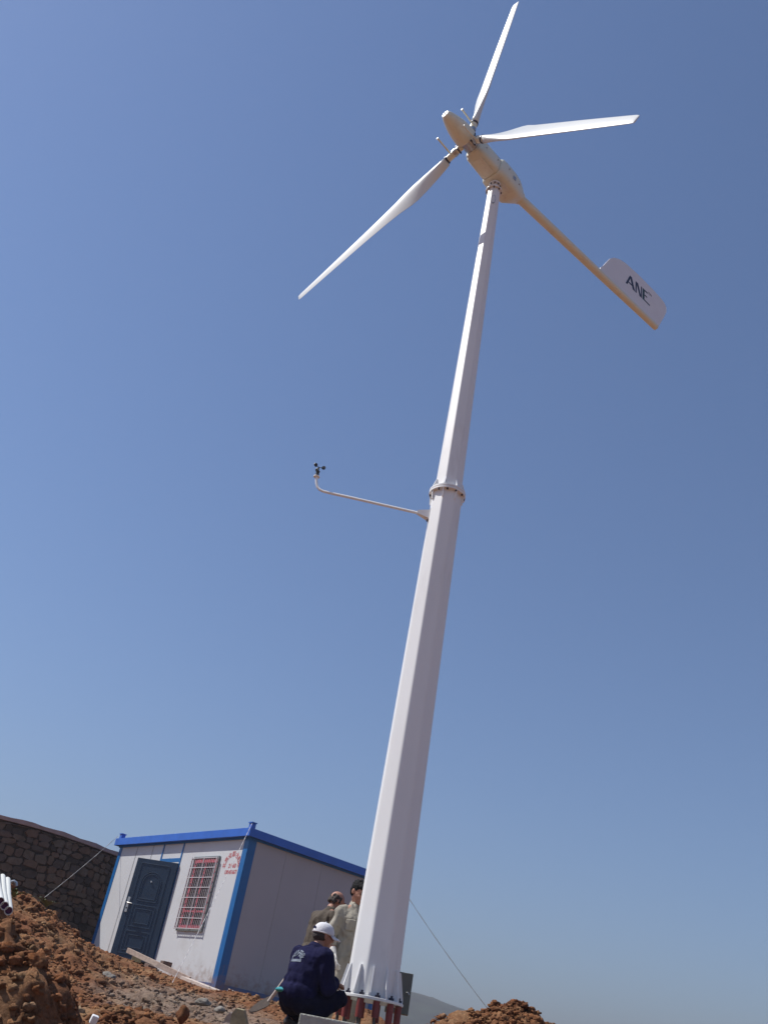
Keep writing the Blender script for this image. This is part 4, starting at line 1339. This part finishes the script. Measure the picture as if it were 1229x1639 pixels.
# pale print on the back of the jacket, laid on the cloth
dgm = BVHTree.FromPolygons([v.co.copy() for v in c_jack.data.vertices], [tuple(p.vertices) for p in c_jack.data.polygons])
def on_back(me, ox, oz, ang, sx=1):
    # text plane: x to the right seen from behind (local +x), z up, projected along +y
    m = Matrix.Translation((ox, -.5, oz)) @ Matrix(((1, 0, 0), (0, 0, -1), (0, 1, 0))).to_4x4() @ Matrix.Rotation(ang, 4, 'Z') @ Matrix.Diagonal((sx, 1, 1, 1))
    bm = bmesh.new(); bm.from_mesh(me)
    bmesh.ops.transform(bm, matrix=m, verts=bm.verts)
    bmesh.ops.triangulate(bm, faces=bm.faces)
    bmesh.ops.subdivide_edges(bm, edges=[e_ for e_ in bm.edges if e_.calc_length() > .012], cuts=2)
    for v in bm.verts:
        loc, no_, _, _ = dgm.ray_cast(V((v.co.x, -.6, v.co.z)), V((0, 1, 0)))
        if loc: v.co = V((v.co.x, loc.y - .004 + (v.co.y + .5) * 1, v.co.z))
    out = bpy.data.meshes.new('t'); bm.to_mesh(out); bm.free()
    return out
I4 = Matrix.Identity(4)
its = []
for i, ch in enumerate('安能开业'):
    ang = R((1.5 - i) * 34)
    its.append((on_back(text_mesh(ch, .060, .0006, .0016), -.015 - math.sin(ang) * .085, .545 + math.cos(ang) * .062, ang), I4))
bmx = bmesh.new(); bmesh.ops.create_grid(bmx, x_segments=10, y_segments=2, size=.5)
gmx = bpy.data.meshes.new('b'); bmx.to_mesh(gmx); bmx.free()
its.append((on_back(gmx, 0, 0, 0), I4)) if False else None
m2 = bmesh.new(); bmesh.ops.create_grid(m2, x_segments=12, y_segments=2, size=.5)
bmesh.ops.transform(m2, matrix=Matrix.Diagonal((.155, .022, 1, 1)), verts=m2.verts)
gx2 = bpy.data.meshes.new('b2'); m2.to_mesh(gx2); m2.free()
its.append((on_back(gx2, -.015, .545, 0), I4))
link_mesh('back_print', join_meshes(its), MT['logo'], c_jack)
# teal shirt showing at the waist
tl = MB()
tl.ball(V(J['pelvis']) + V((-.06, -.035, .04)), (.135, .142, .034), 18)
fuse(tl, 'undershirt', MT['teal'], c_body, .008, 2)

# man in beige workwear behind the tower
J = dict(pelvis=(0, -.03, .84), waist=(0, -.01, 1.00), chest=(0, .02, 1.16), neck=(.02, .05, 1.355), head=(.045, .10, 1.46),
         shR=(.165, .02, 1.235), shL=(-.185, .02, 1.27), elR=(.245, -.01, 1.02), elL=(-.22, .10, 1.02), wrR=(.215, .10, .83), wrL=(-.05, .28, .93),
         hipR=(.095, -.02, .80), hipL=(-.095, -.02, .80), knR=(.16, .10, .44), knL=(-.11, .05, .43), anR=(.17, -.02, .09), anL=(-.13, -.02, .09), toeR=(.20, .12, .03), toeL=(-.15, .14, .03),
         pnR=(-1, 0, 0), pnL=(0, 0, -1))
b_root, b_body, b_shirt = person('black haired man in beige workwear and white gloves looking down beside the tower', (.53, 10.62, .14), R(160), J, 'beige', 'beigetr', (R(14), R(-24), 0), 'full', sleeves=.45, gloves=True, seed=7, longcoat=.06, wr=.018)
bt = BVHTree.FromPolygons([v.co.copy() for v in b_shirt.data.vertices], [tuple(p.vertices) for p in b_shirt.data.polygons])
def on_front(x0, x1, z0, z1, name):
    bm = bmesh.new(); bmesh.ops.create_grid(bm, x_segments=8, y_segments=8, size=.5)
    for v in bm.verts:
        x = x0 + (v.co.x + .5) * (x1 - x0); z = z0 + (v.co.y + .5) * (z1 - z0)
        loc, no_, _, _ = bt.ray_cast(V((x, .8, z)), V((0, -1, 0)))
        v.co = V((x, (loc.y if loc else .14) + .005, z))
    me = bpy.data.meshes.new(name); bm.to_mesh(me); bm.free()
    o = link_mesh(name, me, MT['beige'], b_shirt, 'all')
    q = o.modifiers.new('thick', 'SOLIDIFY'); q.thickness = .007
on_front(.050, .150, 1.185, 1.215, 'pocket_flap'); on_front(-.150, -.050, 1.185, 1.215, 'pocket_flap')
on_front(.055, .145, 1.07, 1.182, 'chest_pocket'); on_front(-.145, -.055, 1.07, 1.182, 'chest_pocket')
on_front(-.018, .018, .86, 1.29, 'button_placket')

# man in brown shirt seen from behind
J = dict(pelvis=(0, -.02, .86), waist=(0, 0, 1.02), chest=(0, .03, 1.19), neck=(0, .11, 1.39), head=(0, .175, 1.49),
         shR=(.19, .06, 1.29), shL=(-.19, .06, 1.29), elR=(.24, .10, 1.02), elL=(-.24, .12, 1.02), wrR=(.16, .30, .93), wrL=(-.16, .30, .93),
         hipR=(.095, -.02, .82), hipL=(-.095, -.02, .82), knR=(.11, .03, .45), knL=(-.11, .03, .45), anR=(.12, -.02, .09), anL=(-.12, -.02, .09), toeR=(.13, .14, .03), toeL=(-.13, .14, .03))
person('balding man in brown shirt seen from behind beside the cabin side wall', (.19, 11.65, .15), R(58), J, 'brownsh', 'navytr', (R(-14), R(-22), 0), 'bald', sleeves=0.0, collar=False, seed=13)

# keep every hidden helper mesh out of the file
for me in list(bpy.data.meshes):
    if me.users == 0: bpy.data.meshes.remove(me)
